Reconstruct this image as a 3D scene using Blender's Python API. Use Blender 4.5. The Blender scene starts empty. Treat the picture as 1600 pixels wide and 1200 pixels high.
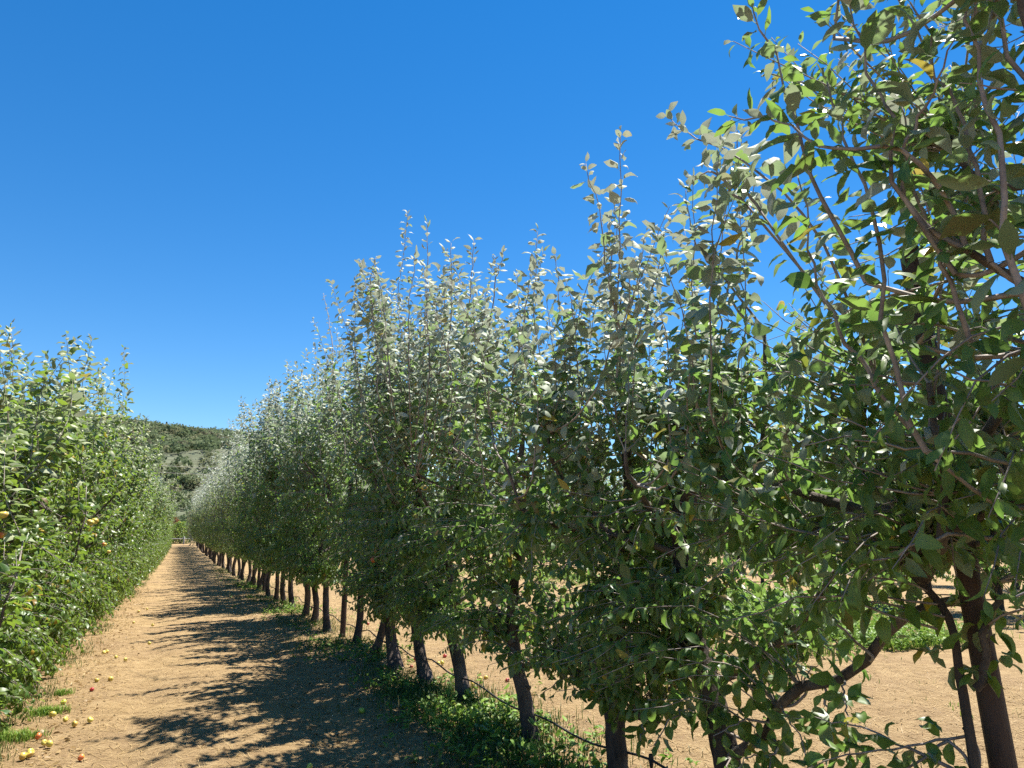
import bpy, math, random
import numpy as np
from mathutils import Vector
from mathutils import noise as mnoise

# ------------------------------------------------------------------ camera, world, sun
S = bpy.context.scene
COL = S.collection
EYE = 1.5
PITCH, YAW = math.radians(12.20), math.radians(25.02)
cam_d = bpy.data.cameras.new('camera')
cam = bpy.data.objects.new('camera', cam_d); COL.objects.link(cam)
cam.location = (0, 0, EYE)
cam.rotation_euler = (math.pi / 2 + PITCH, 0, -YAW)
cam_d.sensor_width = 36.0
cam_d.lens = 36.0 * 1110 / 1600
cam_d.clip_start = 0.05; cam_d.clip_end = 6000
S.camera = cam

SUN_AZ_VEC = Vector((0.91, 0.41, 0)).normalized()
SUN_EL = math.radians(66)
to_sun = Vector((SUN_AZ_VEC.x * math.cos(SUN_EL), SUN_AZ_VEC.y * math.cos(SUN_EL), math.sin(SUN_EL)))
W = bpy.data.worlds.new('World'); S.world = W; W.use_nodes = True
nt = W.node_tree; nt.nodes.clear()
sky = nt.nodes.new('ShaderNodeTexSky'); sky.sky_type = 'NISHITA'; sky.sun_disc = False
sky.sun_elevation = SUN_EL
sky.sun_rotation = math.atan2(SUN_AZ_VEC.x, SUN_AZ_VEC.y)
sky.altitude = 600; sky.air_density = 1.0; sky.dust_density = 0.0; sky.ozone_density = 2.2
hsv = nt.nodes.new('ShaderNodeHueSaturation'); hsv.inputs['Saturation'].default_value = 1.38; hsv.inputs['Hue'].default_value = 0.501
hsv.inputs['Value'].default_value = 1.0
bg = nt.nodes.new('ShaderNodeBackground'); bg.inputs['Strength'].default_value = 0.070
wo = nt.nodes.new('ShaderNodeOutputWorld')
nt.links.new(sky.outputs[0], hsv.inputs['Color']); nt.links.new(hsv.outputs[0], bg.inputs['Color'])
nt.links.new(bg.outputs[0], wo.inputs['Surface'])

sl = bpy.data.lights.new('sun', 'SUN'); sl.energy = 5.0; sl.angle = math.radians(0.53); sl.color = (1.0, 0.95, 0.86)
sun = bpy.data.objects.new('sun', sl); COL.objects.link(sun)
sun.rotation_euler = (-to_sun).to_track_quat('-Z', 'Y').to_euler()
sun.location = (20, -5, 30)

S.view_settings.view_transform = 'Standard'; S.view_settings.look = 'None'
S.view_settings.exposure = 1.33; S.view_settings.gamma = 1.0
S.render.engine = 'CYCLES'
S.cycles.use_denoising = False
S.cycles.max_bounces = 6; S.cycles.diffuse_bounces = 3; S.cycles.glossy_bounces = 2
S.cycles.transmission_bounces = 4; S.cycles.transparent_max_bounces = 6
S.cycles.caustics_reflective = False; S.cycles.caustics_refractive = False

# ------------------------------------------------------------------ helpers
def gz(y):
    t = np.clip((np.asarray(y, float) - 35) / 75, 0, 1)
    return 1.1 * t * t * (3 - 2 * t)

def tag(o, label=None, cat=None, group=None, kind=None):
    if label: o['label'] = label
    if cat: o['category'] = cat
    if group: o['group'] = group
    if kind: o['kind'] = kind
    return o

def empty(name, loc=(0, 0, 0), rz=0.0):
    o = bpy.data.objects.new(name, None); COL.objects.link(o)
    o.location = loc; o.rotation_euler = (0, 0, rz); o.empty_display_size = 0.1
    return o

def link_mesh(name, me, parent=None, loc=None):
    o = bpy.data.objects.new(name, me); COL.objects.link(o)
    if parent: o.parent = parent
    if loc is not None: o.location = loc
    return o

def copy_tree(o, parent=None):
    c = o.copy(); COL.objects.link(c)
    if parent: c.parent = parent
    for ch in list(o.children): copy_tree(ch, c)
    return c

class Geo:
    """collects vertices, quads/tris, material index and one colour attribute"""
    def __init__(s): s.v = []; s.q = []; s.m = []; s.a = []; s.b = []; s.n = 0
    def add(s, v, q, m=0, a=None, b=None):
        v = np.asarray(v, float).reshape(-1, 3); q = np.asarray(q, int).reshape(-1, 4)
        s.v.append(v); s.q.append(q + s.n); s.m.append(np.full(len(q), m))
        s.a.append(np.zeros((len(v), 4)) if a is None else a)
        s.b.append(np.zeros((len(v), 3)) if b is None else b)
        s.n += len(v)
    def build(s, name, mats, parent=None, smooth=True, loc=None):
        v = np.concatenate(s.v); q = np.concatenate(s.q); m = np.concatenate(s.m); a = np.concatenate(s.a); b = np.concatenate(s.b)
        tri = q[:, 3] < 0
        # a quad whose last index equals its third is stored as a triangle
        tri = q[:, 2] == q[:, 3]
        cnt = np.where(tri, 3, 4)
        mask = np.ones(q.shape, bool); mask[tri, 3] = False
        loops = q[mask]
        me = bpy.data.meshes.new(name)
        me.vertices.add(len(v)); me.vertices.foreach_set('co', v.astype('f4').ravel())
        me.loops.add(len(loops)); me.loops.foreach_set('vertex_index', loops.astype('i4'))
        me.polygons.add(len(q))
        st = np.concatenate([[0], np.cumsum(cnt)[:-1]])
        me.polygons.foreach_set('loop_start', st.astype('i4'))
        me.polygons.foreach_set('loop_total', cnt.astype('i4'))
        me.polygons.foreach_set('material_index', m.astype('i4'))
        me.polygons.foreach_set('use_smooth', np.full(len(q), smooth))
        at = me.attributes.new('var', 'FLOAT_COLOR', 'POINT'); at.data.foreach_set('color', a.astype('f4').ravel())
        at = me.attributes.new('luv', 'FLOAT_VECTOR', 'POINT'); at.data.foreach_set('vector', b.astype('f4').ravel())
        for mm in mats: me.materials.append(mm)
        me.update(calc_edges=True); me.validate()
        return link_mesh(name, me, parent, loc)

def catmull(P, k):
    P = np.asarray(P, float)
    if len(P) < 3:
        t = np.linspace(0, 1, k)[:, None]; return P[0] * (1 - t) + P[-1] * t
    Q = np.vstack([2 * P[0] - P[1], P, 2 * P[-1] - P[-2]])
    out = []
    for x in np.linspace(0, len(P) - 1 - 1e-6, k):
        i = int(x); t = x - i; a, b, c, d = Q[i:i + 4]
        out.append(0.5 * (2 * b + (c - a) * t + (2 * a - 5 * b + 4 * c - d) * t * t + (3 * b - a - 3 * c + d) * t ** 3))
    return np.array(out)

def frame(T):
    up = np.where(np.abs(T[:, 2:3]) > 0.9, [[1.0, 0, 0]], [[0, 0, 1.0]])
    A = np.cross(T, up); A /= np.linalg.norm(A, axis=1, keepdims=True)
    return A, np.cross(T, A)

def tube(g, P, R, sides, mat=0, rng=None, rough=0.0, cap=True):
    P = np.asarray(P, float); R = np.asarray(R, float); k = len(P)
    T = np.gradient(P, axis=0); T /= np.linalg.norm(T, axis=1, keepdims=True) + 1e-9
    # one steady frame along the tube
    A = np.zeros_like(T); B = np.zeros_like(T)
    ref = np.array([1.0, 0, 0]) if abs(T[0, 0]) < 0.8 else np.array([0, 1.0, 0])
    for i in range(k):
        a = ref - T[i] * (ref @ T[i]); a /= np.linalg.norm(a) + 1e-9
        A[i] = a; B[i] = np.cross(T[i], a); ref = a
    th = np.arange(sides) * 2 * math.pi / sides
    rr = R[:, None] * np.ones((k, sides))
    if rough and rng is not None:
        rid = rng.normal(0, 1, sides)[None] * 0.55 + rng.normal(0, 1, (k, sides)) * 0.7
        rr = rr * (1 + rough * rid)
    v = P[:, None] + rr[..., None] * (np.cos(th)[None, :, None] * A[:, None] + np.sin(th)[None, :, None] * B[:, None])
    idx = np.arange(k * sides).reshape(k, sides)
    q = np.stack([idx[:-1], np.roll(idx[:-1], -1, 1), np.roll(idx[1:], -1, 1), idx[1:]], -1).reshape(-1, 4)
    v = v.reshape(-1, 3)
    if cap:
        v = np.vstack([v, P[-1:] + T[-1:] * R[-1] * 0.4]); e = k * sides
        c = np.stack([idx[-1], np.roll(idx[-1], -1), np.full(sides, e), np.full(sides, e)], -1)
        q = np.vstack([q, c])
    g.add(v, q, mat)

def nrm(x): return x / (np.linalg.norm(x, axis=-1, keepdims=True) + 1e-9)

# leaf outline stations: (t along the blade, relative half width)
ST = {6: [(0.0, .06), (.13, .62), (.34, 1.0), (.58, .93), (.8, .55), (1.0, .02)],
      4: [(0.0, .10), (.28, .95), (.66, .85), (1.0, .03)],
      3: [(0.0, .15), (.42, 1.0), (1.0, .05)]}

def add_leaves(g, rng, P, D, N, L, Wd, var, nst=6, fold=0.5, arch=1.0, mat=1, petiole=0.22):
    """P attach points, D blade axes, N upper-side normals; every blade is folded along its midrib and arched"""
    n = len(P)
    if n == 0: return
    D = nrm(D); N = nrm(N - D * (N * D).sum(1, keepdims=True)); Sd = np.cross(D, N)
    st = ST[nst]; t = np.array([s[0] for s in st]); w = np.array([s[1] for s in st])
    L = L[:, None]; k = np.clip(rng.normal(arch, 0.7, (n, 1)), -0.8, 3.0); k = np.where(np.abs(k) < .05, .05, k)
    tt = t[None]
    along = np.sin(k * tt) / k * L
    drop = (1 - np.cos(k * tt)) / k * L
    tw = rng.normal(0, 0.45, (n, 1)) * tt                    # twist along the blade
    Sl = Sd[:, None] * np.cos(tw)[..., None] + N[:, None] * np.sin(tw)[..., None]
    Dl = D[:, None] * np.cos(k * tt)[..., None] - N[:, None] * np.sin(k * tt)[..., None]
    Nl = np.cross(Sl, Dl)
    pet = L * petiole
    mid = P[:, None] + D[:, None] * (pet + along)[..., None] - N[:, None] * drop[..., None]
    f = np.clip(rng.normal(fold, 0.48, (n, 1)), -1.15, 1.2)
    hw = w[None] * Wd[:, None]
    wav = rng.normal(0, 0.20, (n, len(t), 2)) * hw[..., None]
    e1 = mid + Sl * (np.cos(f) * hw)[..., None] + Nl * (np.sin(f) * hw + wav[..., 0])[..., None]
    e2 = mid - Sl * (np.cos(f) * hw)[..., None] + Nl * (np.sin(f) * hw + wav[..., 1])[..., None]
    V = np.stack([e1, mid, e2], 2)                           # n, nst, 3, 3
    k3 = len(t) * 3
    base = np.arange(len(t) * 3).reshape(len(t), 3)
    q = []
    for i in range(len(t) - 1):
        for j in range(2):
            q.append([base[i, j], base[i + 1, j], base[i + 1, j + 1], base[i, j + 1]])
    q = np.array(q)[None] + (np.arange(n) * k3)[:, None, None]
    a = np.repeat(var, k3, axis=0)
    luv = np.zeros((n, len(t), 3, 3)); luv[:, :, 0, 0] = 1; luv[:, :, 2, 0] = -1; luv[..., 1] = t[None, :, None]
    g.add(V.reshape(-1, 3), q.reshape(-1, 4), mat, a, luv.reshape(-1, 3))
    if nst == 6:                                             # petioles as thin strips
        p0 = P; p1 = P + D * pet
        hw = 0.0011 + np.zeros((n, 1))
        v = np.stack([p0 - Sd * hw, p0 + Sd * hw, p1 + Sd * hw, p1 - Sd * hw], 1)
        q = np.arange(4)[None] + (np.arange(n) * 4)[:, None]
        va = np.repeat(var, 4, axis=0).copy()
        g.add(v.reshape(-1, 3), q, mat, va, np.zeros((n * 4, 3)))

# ------------------------------------------------------------------ materials
def new_mat(name):
    m = bpy.data.materials.new(name); m.use_nodes = True; m.node_tree.nodes.clear()
    return m, m.node_tree.nodes, m.node_tree.links

def mixc(N, Lk, fac, a, b, blend='MIX'):
    x = N.new('ShaderNodeMix'); x.data_type = 'RGBA'; x.blend_type = blend
    for s, v in ((0, fac), (6, a), (7, b)):
        if hasattr(v, 'is_output'): Lk.new(v, x.inputs[s])
        elif s == 0: x.inputs[0].default_value = v
        else: x.inputs[s].default_value = (*v, 1)
    return x.outputs[2]

def ramp(N, Lk, src, stops):
    r = N.new('ShaderNodeValToRGB'); Lk.new(src, r.inputs[0])
    e = r.color_ramp.elements
    while len(e) < len(stops): e.new(0.5)
    for i, (p, c) in enumerate(stops):
        e[i].position = p; e[i].color = (*c, 1) if len(c) == 3 else c
    return r.outputs[0]

def noise(N, Lk, scale, detail=4, rough=0.6, vec=None, dist=0.0):
    n = N.new('ShaderNodeTexNoise'); n.inputs['Scale'].default_value = scale; n.inputs['Detail'].default_value = detail
    n.inputs['Roughness'].default_value = rough; n.inputs['Distortion'].default_value = dist
    if vec is not None: Lk.new(vec, n.inputs['Vector'])
    return n

def math_n(N, Lk, op, a, b=None, clamp=False):
    x = N.new('ShaderNodeMath'); x.operation = op; x.use_clamp = clamp
    for i, v in enumerate((a, b)):
        if v is None: continue
        if hasattr(v, 'is_output'): Lk.new(v, x.inputs[i])
        else: x.inputs[i].default_value = v
    return x.outputs[0]

def leaf_material(name, g0, g1, under, dustc, trans, tw=0.28, dust_gain=1.0, vein=True):
    """var.r: random tint, var.g: powdery bloom on the blade, var.b: yellowing, var.a: browning"""
    m, N, K = new_mat(name)
    at = N.new('ShaderNodeAttribute'); at.attribute_name = 'var'
    sp = N.new('ShaderNodeSeparateColor'); K.new(at.outputs['Color'], sp.inputs[0])
    geo = N.new('ShaderNodeNewGeometry')
    top = mixc(N, K, sp.outputs[0], g0, g1)
    if vein:
        lu = N.new('ShaderNodeAttribute'); lu.attribute_name = 'luv'
        sx = N.new('ShaderNodeSeparateXYZ'); K.new(lu.outputs['Vector'], sx.inputs[0])
        ax = math_n(N, K, 'ABSOLUTE', sx.outputs[0])
        rib = math_n(N, K, 'LESS_THAN', ax, 0.09)
        sv = math_n(N, K, 'SUBTRACT', math_n(N, K, 'MULTIPLY', sx.outputs[1], 9.0), math_n(N, K, 'MULTIPLY', ax, 2.4))
        fr = math_n(N, K, 'FRACT', sv)
        side = math_n(N, K, 'LESS_THAN', fr, 0.14)
        vv = math_n(N, K, 'MAXIMUM', rib, math_n(N, K, 'MULTIPLY', side, 0.45))
        top = mixc(N, K, math_n(N, K, 'MULTIPLY', vv, 0.45), top, (0.17, 0.21, 0.08))
    top = mixc(N, K, sp.outputs[2], top, (0.36, 0.27, 0.035))
    tc = N.new('ShaderNodeTexCoord')
    dn = noise(N, K, 26.0, 3, 0.6, tc.outputs['Object'])
    dm = math_n(N, K, 'MULTIPLY', sp.outputs[1], math_n(N, K, 'ADD', math_n(N, K, 'MULTIPLY', dn.outputs[0], 1.1), 0.32 * dust_gain), True)
    top = mixc(N, K, dm, top, dustc)
    top = mixc(N, K, at.outputs['Alpha'], top, (0.13, 0.07, 0.03))
    un = mixc(N, K, sp.outputs[0], under, tuple(c * 0.72 for c in under))
    un = mixc(N, K, math_n(N, K, 'MULTIPLY', sp.outputs[1], 0.55), un, dustc)
    un = mixc(N, K, sp.outputs[2], un, (0.42, 0.34, 0.08))
    un = mixc(N, K, at.outputs['Alpha'], un, (0.17, 0.10, 0.05))
    col = mixc(N, K, geo.outputs['Backfacing'], top, un)
    ns = noise(N, K, 70.0, 2, 0.5, tc.outputs['Object'])
    col = mixc(N, K, math_n(N, K, 'MULTIPLY', ramp(N, K, ns.outputs[0], [(0.66, (0, 0, 0)), (0.72, (1, 1, 1))]), 0.6), col, (0.12, 0.07, 0.03))
    p = N.new('ShaderNodeBsdfPrincipled'); K.new(col, p.inputs['Base Color'])
    rg = math_n(N, K, 'ADD', math_n(N, K, 'MULTIPLY', sp.outputs[1], 0.4), 0.40, True)
    K.new(rg, p.inputs['Roughness'])
    p.inputs['Specular IOR Level'].default_value = 0.36
    tr = N.new('ShaderNodeBsdfTranslucent')
    tcol = mixc(N, K, sp.outputs[2], trans, (0.5, 0.35, 0.03)); tcol = mixc(N, K, sp.outputs[1], tcol, (0.50, 0.56, 0.44))
    K.new(tcol, tr.inputs['Color'])
    mx = N.new('ShaderNodeMixShader'); K.new(math_n(N, K, 'MULTIPLY', math_n(N, K, 'SUBTRACT', 1.0, math_n(N, K, 'MULTIPLY', sp.outputs[1], 0.45)), tw), mx.inputs[0])
    K.new(p.outputs[0], mx.inputs[1]); K.new(tr.outputs[0], mx.inputs[2])
    o = N.new('ShaderNodeOutputMaterial'); K.new(mx.outputs[0], o.inputs['Surface'])
    return m

def simple_mat(name, c0, c1, scale=8, rough=0.8, bump=0.0, bscale=60, spec=0.3, stretch=None, metallic=0.0, detail=6):
    m, N, K = new_mat(name)
    tc = N.new('ShaderNodeTexCoord'); vec = tc.outputs['Object']
    if stretch:
        mp = N.new('ShaderNodeMapping'); mp.inputs['Scale'].default_value = stretch; K.new(vec, mp.inputs['Vector']); vec = mp.outputs[0]
    n = noise(N, K, scale, detail, 0.65, vec)
    col = ramp(N, K, n.outputs[0], [(0.32, c0), (0.68, c1)])
    p = N.new('ShaderNodeBsdfPrincipled'); K.new(col, p.inputs['Base Color'])
    p.inputs['Roughness'].default_value = rough; p.inputs['Specular IOR Level'].default_value = spec; p.inputs['Metallic'].default_value = metallic
    if bump:
        b = noise(N, K, bscale, 5, 0.7, vec); bp = N.new('ShaderNodeBump'); bp.inputs['Strength'].default_value = bump
        bp.inputs['Distance'].default_value = 0.025
        K.new(b.outputs[0], bp.inputs['Height']); K.new(bp.outputs[0], p.inputs['Normal'])
    o = N.new('ShaderNodeOutputMaterial'); K.new(p.outputs[0], o.inputs['Surface'])
    return m

M = {}
DUST = (0.46, 0.485, 0.42)
M['leaf'] = leaf_material('apple_leaf', (0.028, 0.088, 0.022), (0.088, 0.172, 0.036), (0.165, 0.21, 0.15), DUST, (0.25, 0.47, 0.085), tw=0.33)
M['leaf_hedge'] = leaf_material('apple_leaf_hedge', (0.026, 0.086, 0.018), (0.090, 0.165, 0.028), (0.18, 0.235, 0.09), (0.47, 0.48, 0.33), (0.27, 0.45, 0.05), tw=0.30)
M['leaf_far'] = leaf_material('apple_leaf_far', (0.038, 0.090, 0.022), (0.088, 0.16, 0.038), (0.19, 0.225, 0.12), DUST, (0.30, 0.47, 0.09), tw=0.36, vein=False)
M['leaf_pale'] = leaf_material('silver_leaf', (0.16, 0.19, 0.12), (0.24, 0.27, 0.17), (0.36, 0.38, 0.30), (0.42, 0.43, 0.36), (0.2, 0.25, 0.1), vein=False)
M['bark'] = simple_mat('apple_bark', (0.024, 0.018, 0.015), (0.125, 0.095, 0.078), 9, 0.9, 0.9, 42, stretch=(1, 1, 0.28))
M['twig'] = simple_mat('apple_twig', (0.15, 0.115, 0.10), (0.36, 0.31, 0.28), 14, 0.75)
M['limb'] = simple_mat('apple_limb', (0.045, 0.034, 0.030), (0.17, 0.14, 0.12), 12, 0.85, 0.6, 50)

# ------------------------------------------------------------------ apple trees
def leaf_var(rng, n, dust, yellow=0.03, brown=0.012):
    v = np.zeros((n, 4))
    v[:, 0] = rng.random(n)
    v[:, 1] = np.clip(dust, 0, 1)
    y = rng.random(n); v[:, 2] = np.where(y < yellow, rng.random(n) * 0.9, 0) + rng.random(n) * 0.12
    b = rng.random(n); v[:, 3] = np.where(b < brown, 0.5 + rng.random(n) * .5, 0)
    return v

class TreeGeo:
    def __init__(s, seed, H, nst, sides, leaf_len=0.085, dust_off=0.0, dust_ref=None, wid=(0.21, 0.30)):
        s.wid = wid; s.rng = np.random.default_rng(seed); s.H = H; s.nst = nst; s.sides = sides
        s.crown = Geo(); s.P = []; s.D = []; s.N = []; s.L = []; s.Wd = []; s.V = []; s.fold = []
        s.leaf_len = leaf_len; s.dust_off = dust_off; s.dref = dust_ref or H
    def leaves_on(s, C, t0=0.12, step=0.028, upright=False, size=1.0, droop=0.25, dust_add=0.0):
        rng = s.rng
        seg = np.linalg.norm(np.diff(C, axis=0), axis=1); ln = seg.sum()
        n = max(2, int(ln * (1 - t0) / step))
        t = np.linspace(t0, 1.0, n) + rng.normal(0, 0.25 / n, n); t = np.clip(t, 0, 1)
        cum = np.concatenate([[0], np.cumsum(seg)]) / ln
        P = np.stack([np.interp(t, cum, C[:, i]) for i in range(3)], 1)
        T = nrm(np.stack([np.interp(t, cum, np.gradient(C, axis=0)[:, i]) for i in range(3)], 1))
        A, B = frame(T)
        ph = np.arange(n) * 2.39996 + rng.random() * 6.28 + rng.normal(0, 0.3, n)
        rad = np.cos(ph)[:, None] * A + np.sin(ph)[:, None] * B
        if upright:
            an = np.interp(t, [0, .6, .9, 1], [1.4, 1.2, .85, .4]) + rng.normal(0, 0.2, n)
        else:
            an = np.interp(t, [0, 1], [1.3, .7]) + rng.normal(0, 0.28, n)
        D = T * np.cos(an)[:, None] + rad * np.sin(an)[:, None]
        D[:, 2] -= droop * rng.random(n)
        D = nrm(D + rng.normal(0, 0.12, (n, 3)))
        up = np.array([0, 0, 1.0])
        O = P * [1, 1, 0]; O = O / (np.linalg.norm(O, axis=1, keepdims=True) + .15)
        Nn = (T * 0.55 + up * 0.5 + O * 0.15 if upright else T * 0.1 + up * 0.75 + O * 0.55) + rng.normal(0, 0.36, (n, 3))
        L = s.leaf_len * size * rng.uniform(0.62, 1.22, n) * (np.interp(t, [0, .25, .75, 1], [.95, 1.15, 1.08, .72]) if upright else np.interp(t, [0, .25, .75, 1], [.85, 1.08, .95, .55]))
        hz = P[:, 2] / s.dref
        dust = (hz - 0.56) * 2.3 + rng.normal(0.0, 0.42, n) + s.dust_off + dust_add + (0.2 if upright else 0)
        s.P.append(P); s.D.append(D); s.N.append(Nn); s.L.append(L); s.Wd.append(L * rng.uniform(*s.wid, n))
        s.V.append(leaf_var(rng, n, dust)); s.fold.append(np.full(n, -0.30 if upright else 0.0))
    def spur(s, p, n=6, size=1.0):
        """a rosette of leaves on a short spur"""
        rng = s.rng
        ph = np.arange(n) * 2.4 + rng.random() * 6; el = rng.uniform(-0.5, 0.7, n)
        D = np.stack([np.cos(ph) * np.cos(el), np.sin(ph) * np.cos(el), np.sin(el)], 1)
        P = np.repeat(np.asarray(p)[None], n, 0) + rng.normal(0, 0.012, (n, 3))
        L = s.leaf_len * size * rng.uniform(0.55, 1.05, n)
        dust = (P[:, 2] / s.dref - 0.55) * 2.0 + rng.normal(0, 0.25, n) + s.dust_off
        s.P.append(P); s.D.append(D); s.N.append(np.array([0, 0, 1.0]) + rng.normal(0, .35, (n, 3))); s.L.append(L)
        s.Wd.append(L * rng.uniform(.24, .33, n)); s.V.append(leaf_var(rng, n, dust)); s.fold.append(np.full(n, .3))
    def shoot(s, pts, r=0.005, upright=True, size=1.0, step=0.03, k=9, t0=0.1, dust_add=0.0, droop=0.2):
        C = catmull(pts, k)
        C[1:-1] += s.rng.normal(0, 0.006, C[1:-1].shape)
        tube(s.crown, C, np.linspace(r, r * 0.3, len(C)), s.sides, 0)
        s.leaves_on(C, t0=t0, step=step, upright=upright, size=size, dust_add=dust_add, droop=droop)
        return C
    def join(s, SK, p, d=None):
        """a bare twig from the nearest limb to the foot of a shoot"""
        dd = np.linalg.norm(SK - p, axis=1) + np.maximum(0, SK[:, 2] - p[2] + 0.1) * 1.5
        b = SK[np.argmin(dd)]; l = np.linalg.norm(p - b)
        t = np.array([0, 0, 1.0]) if d is None else d / (np.linalg.norm(d) + 1e-9)
        C = catmull([b, b + (p - b) * .55 - t * .12 * l, p], 8)
        tube(s.crown, C, np.linspace(.008, .0058, 8), s.sides, 0)
        if l > .2: s.leaves_on(C, t0=.3, step=.05)
    def finish(s, mat, parent, wood):
        P, D, N, L, Wd, V, F = (np.concatenate(x) for x in (s.P, s.D, s.N, s.L, s.Wd, s.V, s.fold))
        for f in np.unique(F):
            m = F == f
            add_leaves(s.crown, s.rng, P[m], D[m], N[m], L[m], Wd[m], V[m], s.nst, fold=f, arch=1.15, mat=1)
        return s.crown.build('crown', [wood, mat], parent)

ENV_ROW = ([0.45, 0.8, 1.2, 2.0, 2.7, 3.3, 4.0], [0.35, 0.62, 0.85, 0.88, 0.72, 0.5, 0.3])
ENV_HEDGE = ([0.0, 0.4, 1.2, 2.0, 2.6, 3.2, 4.0], [0.72, 0.85, 0.9, 0.8, 0.62, 0.42, 0.25])

def make_tree(name, seed, base, H=4.2, nst=6, sides=4, env=ENV_ROW, twigs=150, shoots=16, step=0.03, leaf_len=0.085, leafmat='leaf',
              trunk=None, limbs=None, extra=(), zlow=0.5, limb_parts=True, trunk_sides=15, yhalf=0.78, spurs=40, trunk_r=0.062,
              shift=(0, 0), dust_off=0.0, skip_twig=None, dust_ref=None, shoot_len=(0.24, 0.36), lean=None, wid=(0.21, 0.30), zbeta=(1.15, 1.15), clump=0.0):
    """base: world position of the foot; trunk, limbs and extra shoots come as world points"""
    rng = np.random.default_rng(seed)
    base = np.asarray(base, float)
    root = empty(name, base)
    sc = H / 4.2
    # trunk: stem and central leader
    if trunk is None:
        ln = np.array(lean) if lean is not None else np.array([rng.normal(-0.12, 0.09), rng.normal(0.20, 0.13)])
        zt = [0, 0.3, 0.7, 1.1, 1.7, 2.3, 0.66 * H]
        tp = []
        o = np.zeros(2)
        for z in zt:
            tp.append([ln[0] * min(z, 1.2) + rng.normal(0, 0.035) * (z > 0), ln[1] * min(z, 1.2) + rng.normal(0, 0.035) * (z > 0), z])
        tp = np.array(tp)
    else:
        tp = np.asarray(trunk, float) - base
        top = tp[-1]
        if top[2] < 0.6 * H:
            ext = [top + np.array([rng.normal(0, 0.03), rng.normal(0, 0.03), f * (0.64 * H - top[2])]) for f in (0.35, 0.7, 1.0)]
            tp = np.vstack([tp, ext])
    tp[0, 2] = -0.12
    C = catmull(tp, 40 if trunk_sides > 6 else 22)
    rad = np.interp(C[:, 2], [-0.12, 0.03, 0.18, 0.7, 1.2, 2.2, 0.66 * H + 0.1], [1.75, 1.35, 1.04, 0.95, 0.7, 0.42, 0.14]) * trunk_r
    g = Geo(); tube(g, C, rad, trunk_sides, 0, rng, 0.07 if trunk_sides > 6 else 0.0)
    if nst == 6:                                   # knots and old pruning stubs
        for z in rng.uniform(0.3, 1.5, 4):
            p = np.array([np.interp(z, C[:, 2], C[:, i]) for i in range(3)]); a = rng.random() * 6.28
            d = np.array([math.cos(a), math.sin(a), 0.4])
            kr = trunk_r / .06; tube(g, [p, p + d * 0.05 * kr, p + d * 0.08 * kr], [0.024 * kr, 0.02 * kr, 0.014 * kr], 7, 0, rng, 0.1)
    tr = g.build('trunk', [M['bark']], root)
    # limbs
    skel = [C[C[:, 2] > 0.75]]
    paths = []
    if limbs:
        for lp, r0, r1 in limbs: paths.append((catmull(np.asarray(lp, float) - base, 12), r0, r1))
    nl = 7 if not limbs else 5
    for i in range(nl):
        zs = 1.35 if limbs else 0.8; z0 = zs + (0.5 * H - zs) * (i + rng.random() * 0.7) / nl
        p = np.array([np.interp(z0, C[:, 2], C[:, j]) for j in range(3)])
        az = (0 if i % 2 else math.pi) + rng.normal(0, 0.8) + (math.pi / 2 if rng.random() < 0.55 else 0)
        ln = rng.uniform(0.5, 0.95) * (1.0 if z0 < 2 else 0.75)
        d = np.array([math.cos(az) * 0.9, math.sin(az), 0])
        q1 = p + d * ln * 0.4 + [0, 0, ln * rng.uniform(0.05, 0.22)]
        q2 = p + d * ln * 0.8 + [0, 0, ln * rng.uniform(0.15, 0.6)]
        q3 = p + d * ln * 0.95 + [0, 0, ln * rng.uniform(0.5, 1.0)]
        paths.append((catmull([p, q1, q2, q3], 10), 0.024 * rng.uniform(0.8, 1.2), 0.008))
    gl = None
    for pc, r0, r1 in paths:
        wob = np.cumsum(rng.normal(0, .010, pc.shape), 0); wob -= np.linspace(0, 1, len(pc))[:, None] * wob[-1]; pc = pc + wob
        g = Geo() if limb_parts else (gl or Geo())
        tube(g, pc, np.linspace(r0, r1, len(pc)), max(5, trunk_sides - 2) if limb_parts else 4, 0, rng, 0.06 if limb_parts else 0)
        if limb_parts: g.build('limb', [M['limb']], root)
        else: gl = g
        skel.append(pc[2:])
    tg = TreeGeo(seed + 7, H, nst, sides, leaf_len, dust_off, dust_ref, wid)
    SK = np.concatenate(skel)
    # twigs fill the crown's envelope
    zz = np.array(env[0]) * sc; ww = env[1]
    zlo = zlow; zhi = 0.74 * H
    sx, sy = shift
    for i in range(twigs):
        z = zlo + (zhi - zlo) * rng.beta(*zbeta)
        w = np.interp(z, zz, ww)
        a = rng.random() * 6.28; rr = math.sqrt(rng.uniform(0.08, 1.0))
        ax = np.interp(z, C[:, 2], C[:, 0]) * 0.7; ay = np.interp(z, C[:, 2], C[:, 1]) * 0.7
        tip = np.array([ax + sx + math.cos(a) * rr * w, ay + sy + math.sin(a) * rr * yhalf, z])
        if skip_twig and skip_twig(tip + base): continue
        if mnoise.noise(((tip + base)[0] * 1.7 + seed, (tip + base)[1] * 1.7, tip[2] * 1.5)) < -0.12 + clump and z > 0.3: continue
        d = np.linalg.norm(SK - tip, axis=1) + np.maximum(0, SK[:, 2] - tip[2] + 0.08) * 0.8
        b = SK[np.argmin(d)]
        v = tip - b; l = np.linalg.norm(v)
        if l > 0.75: b = tip - v / l * 0.75 * rng.uniform(0.8, 1.0); v = tip - b; l = np.linalg.norm(v)
        if l < 0.15: continue
        hi = z / H
        mid = b + v * 0.5 + np.array([0, 0, (0.02 if hi > 0.4 else 0.10) * l]) + rng.normal(0, 0.04, 3) * l
        end = tip + np.array([0, 0, (0.12 if hi > 0.45 else -0.10) * l])
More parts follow.
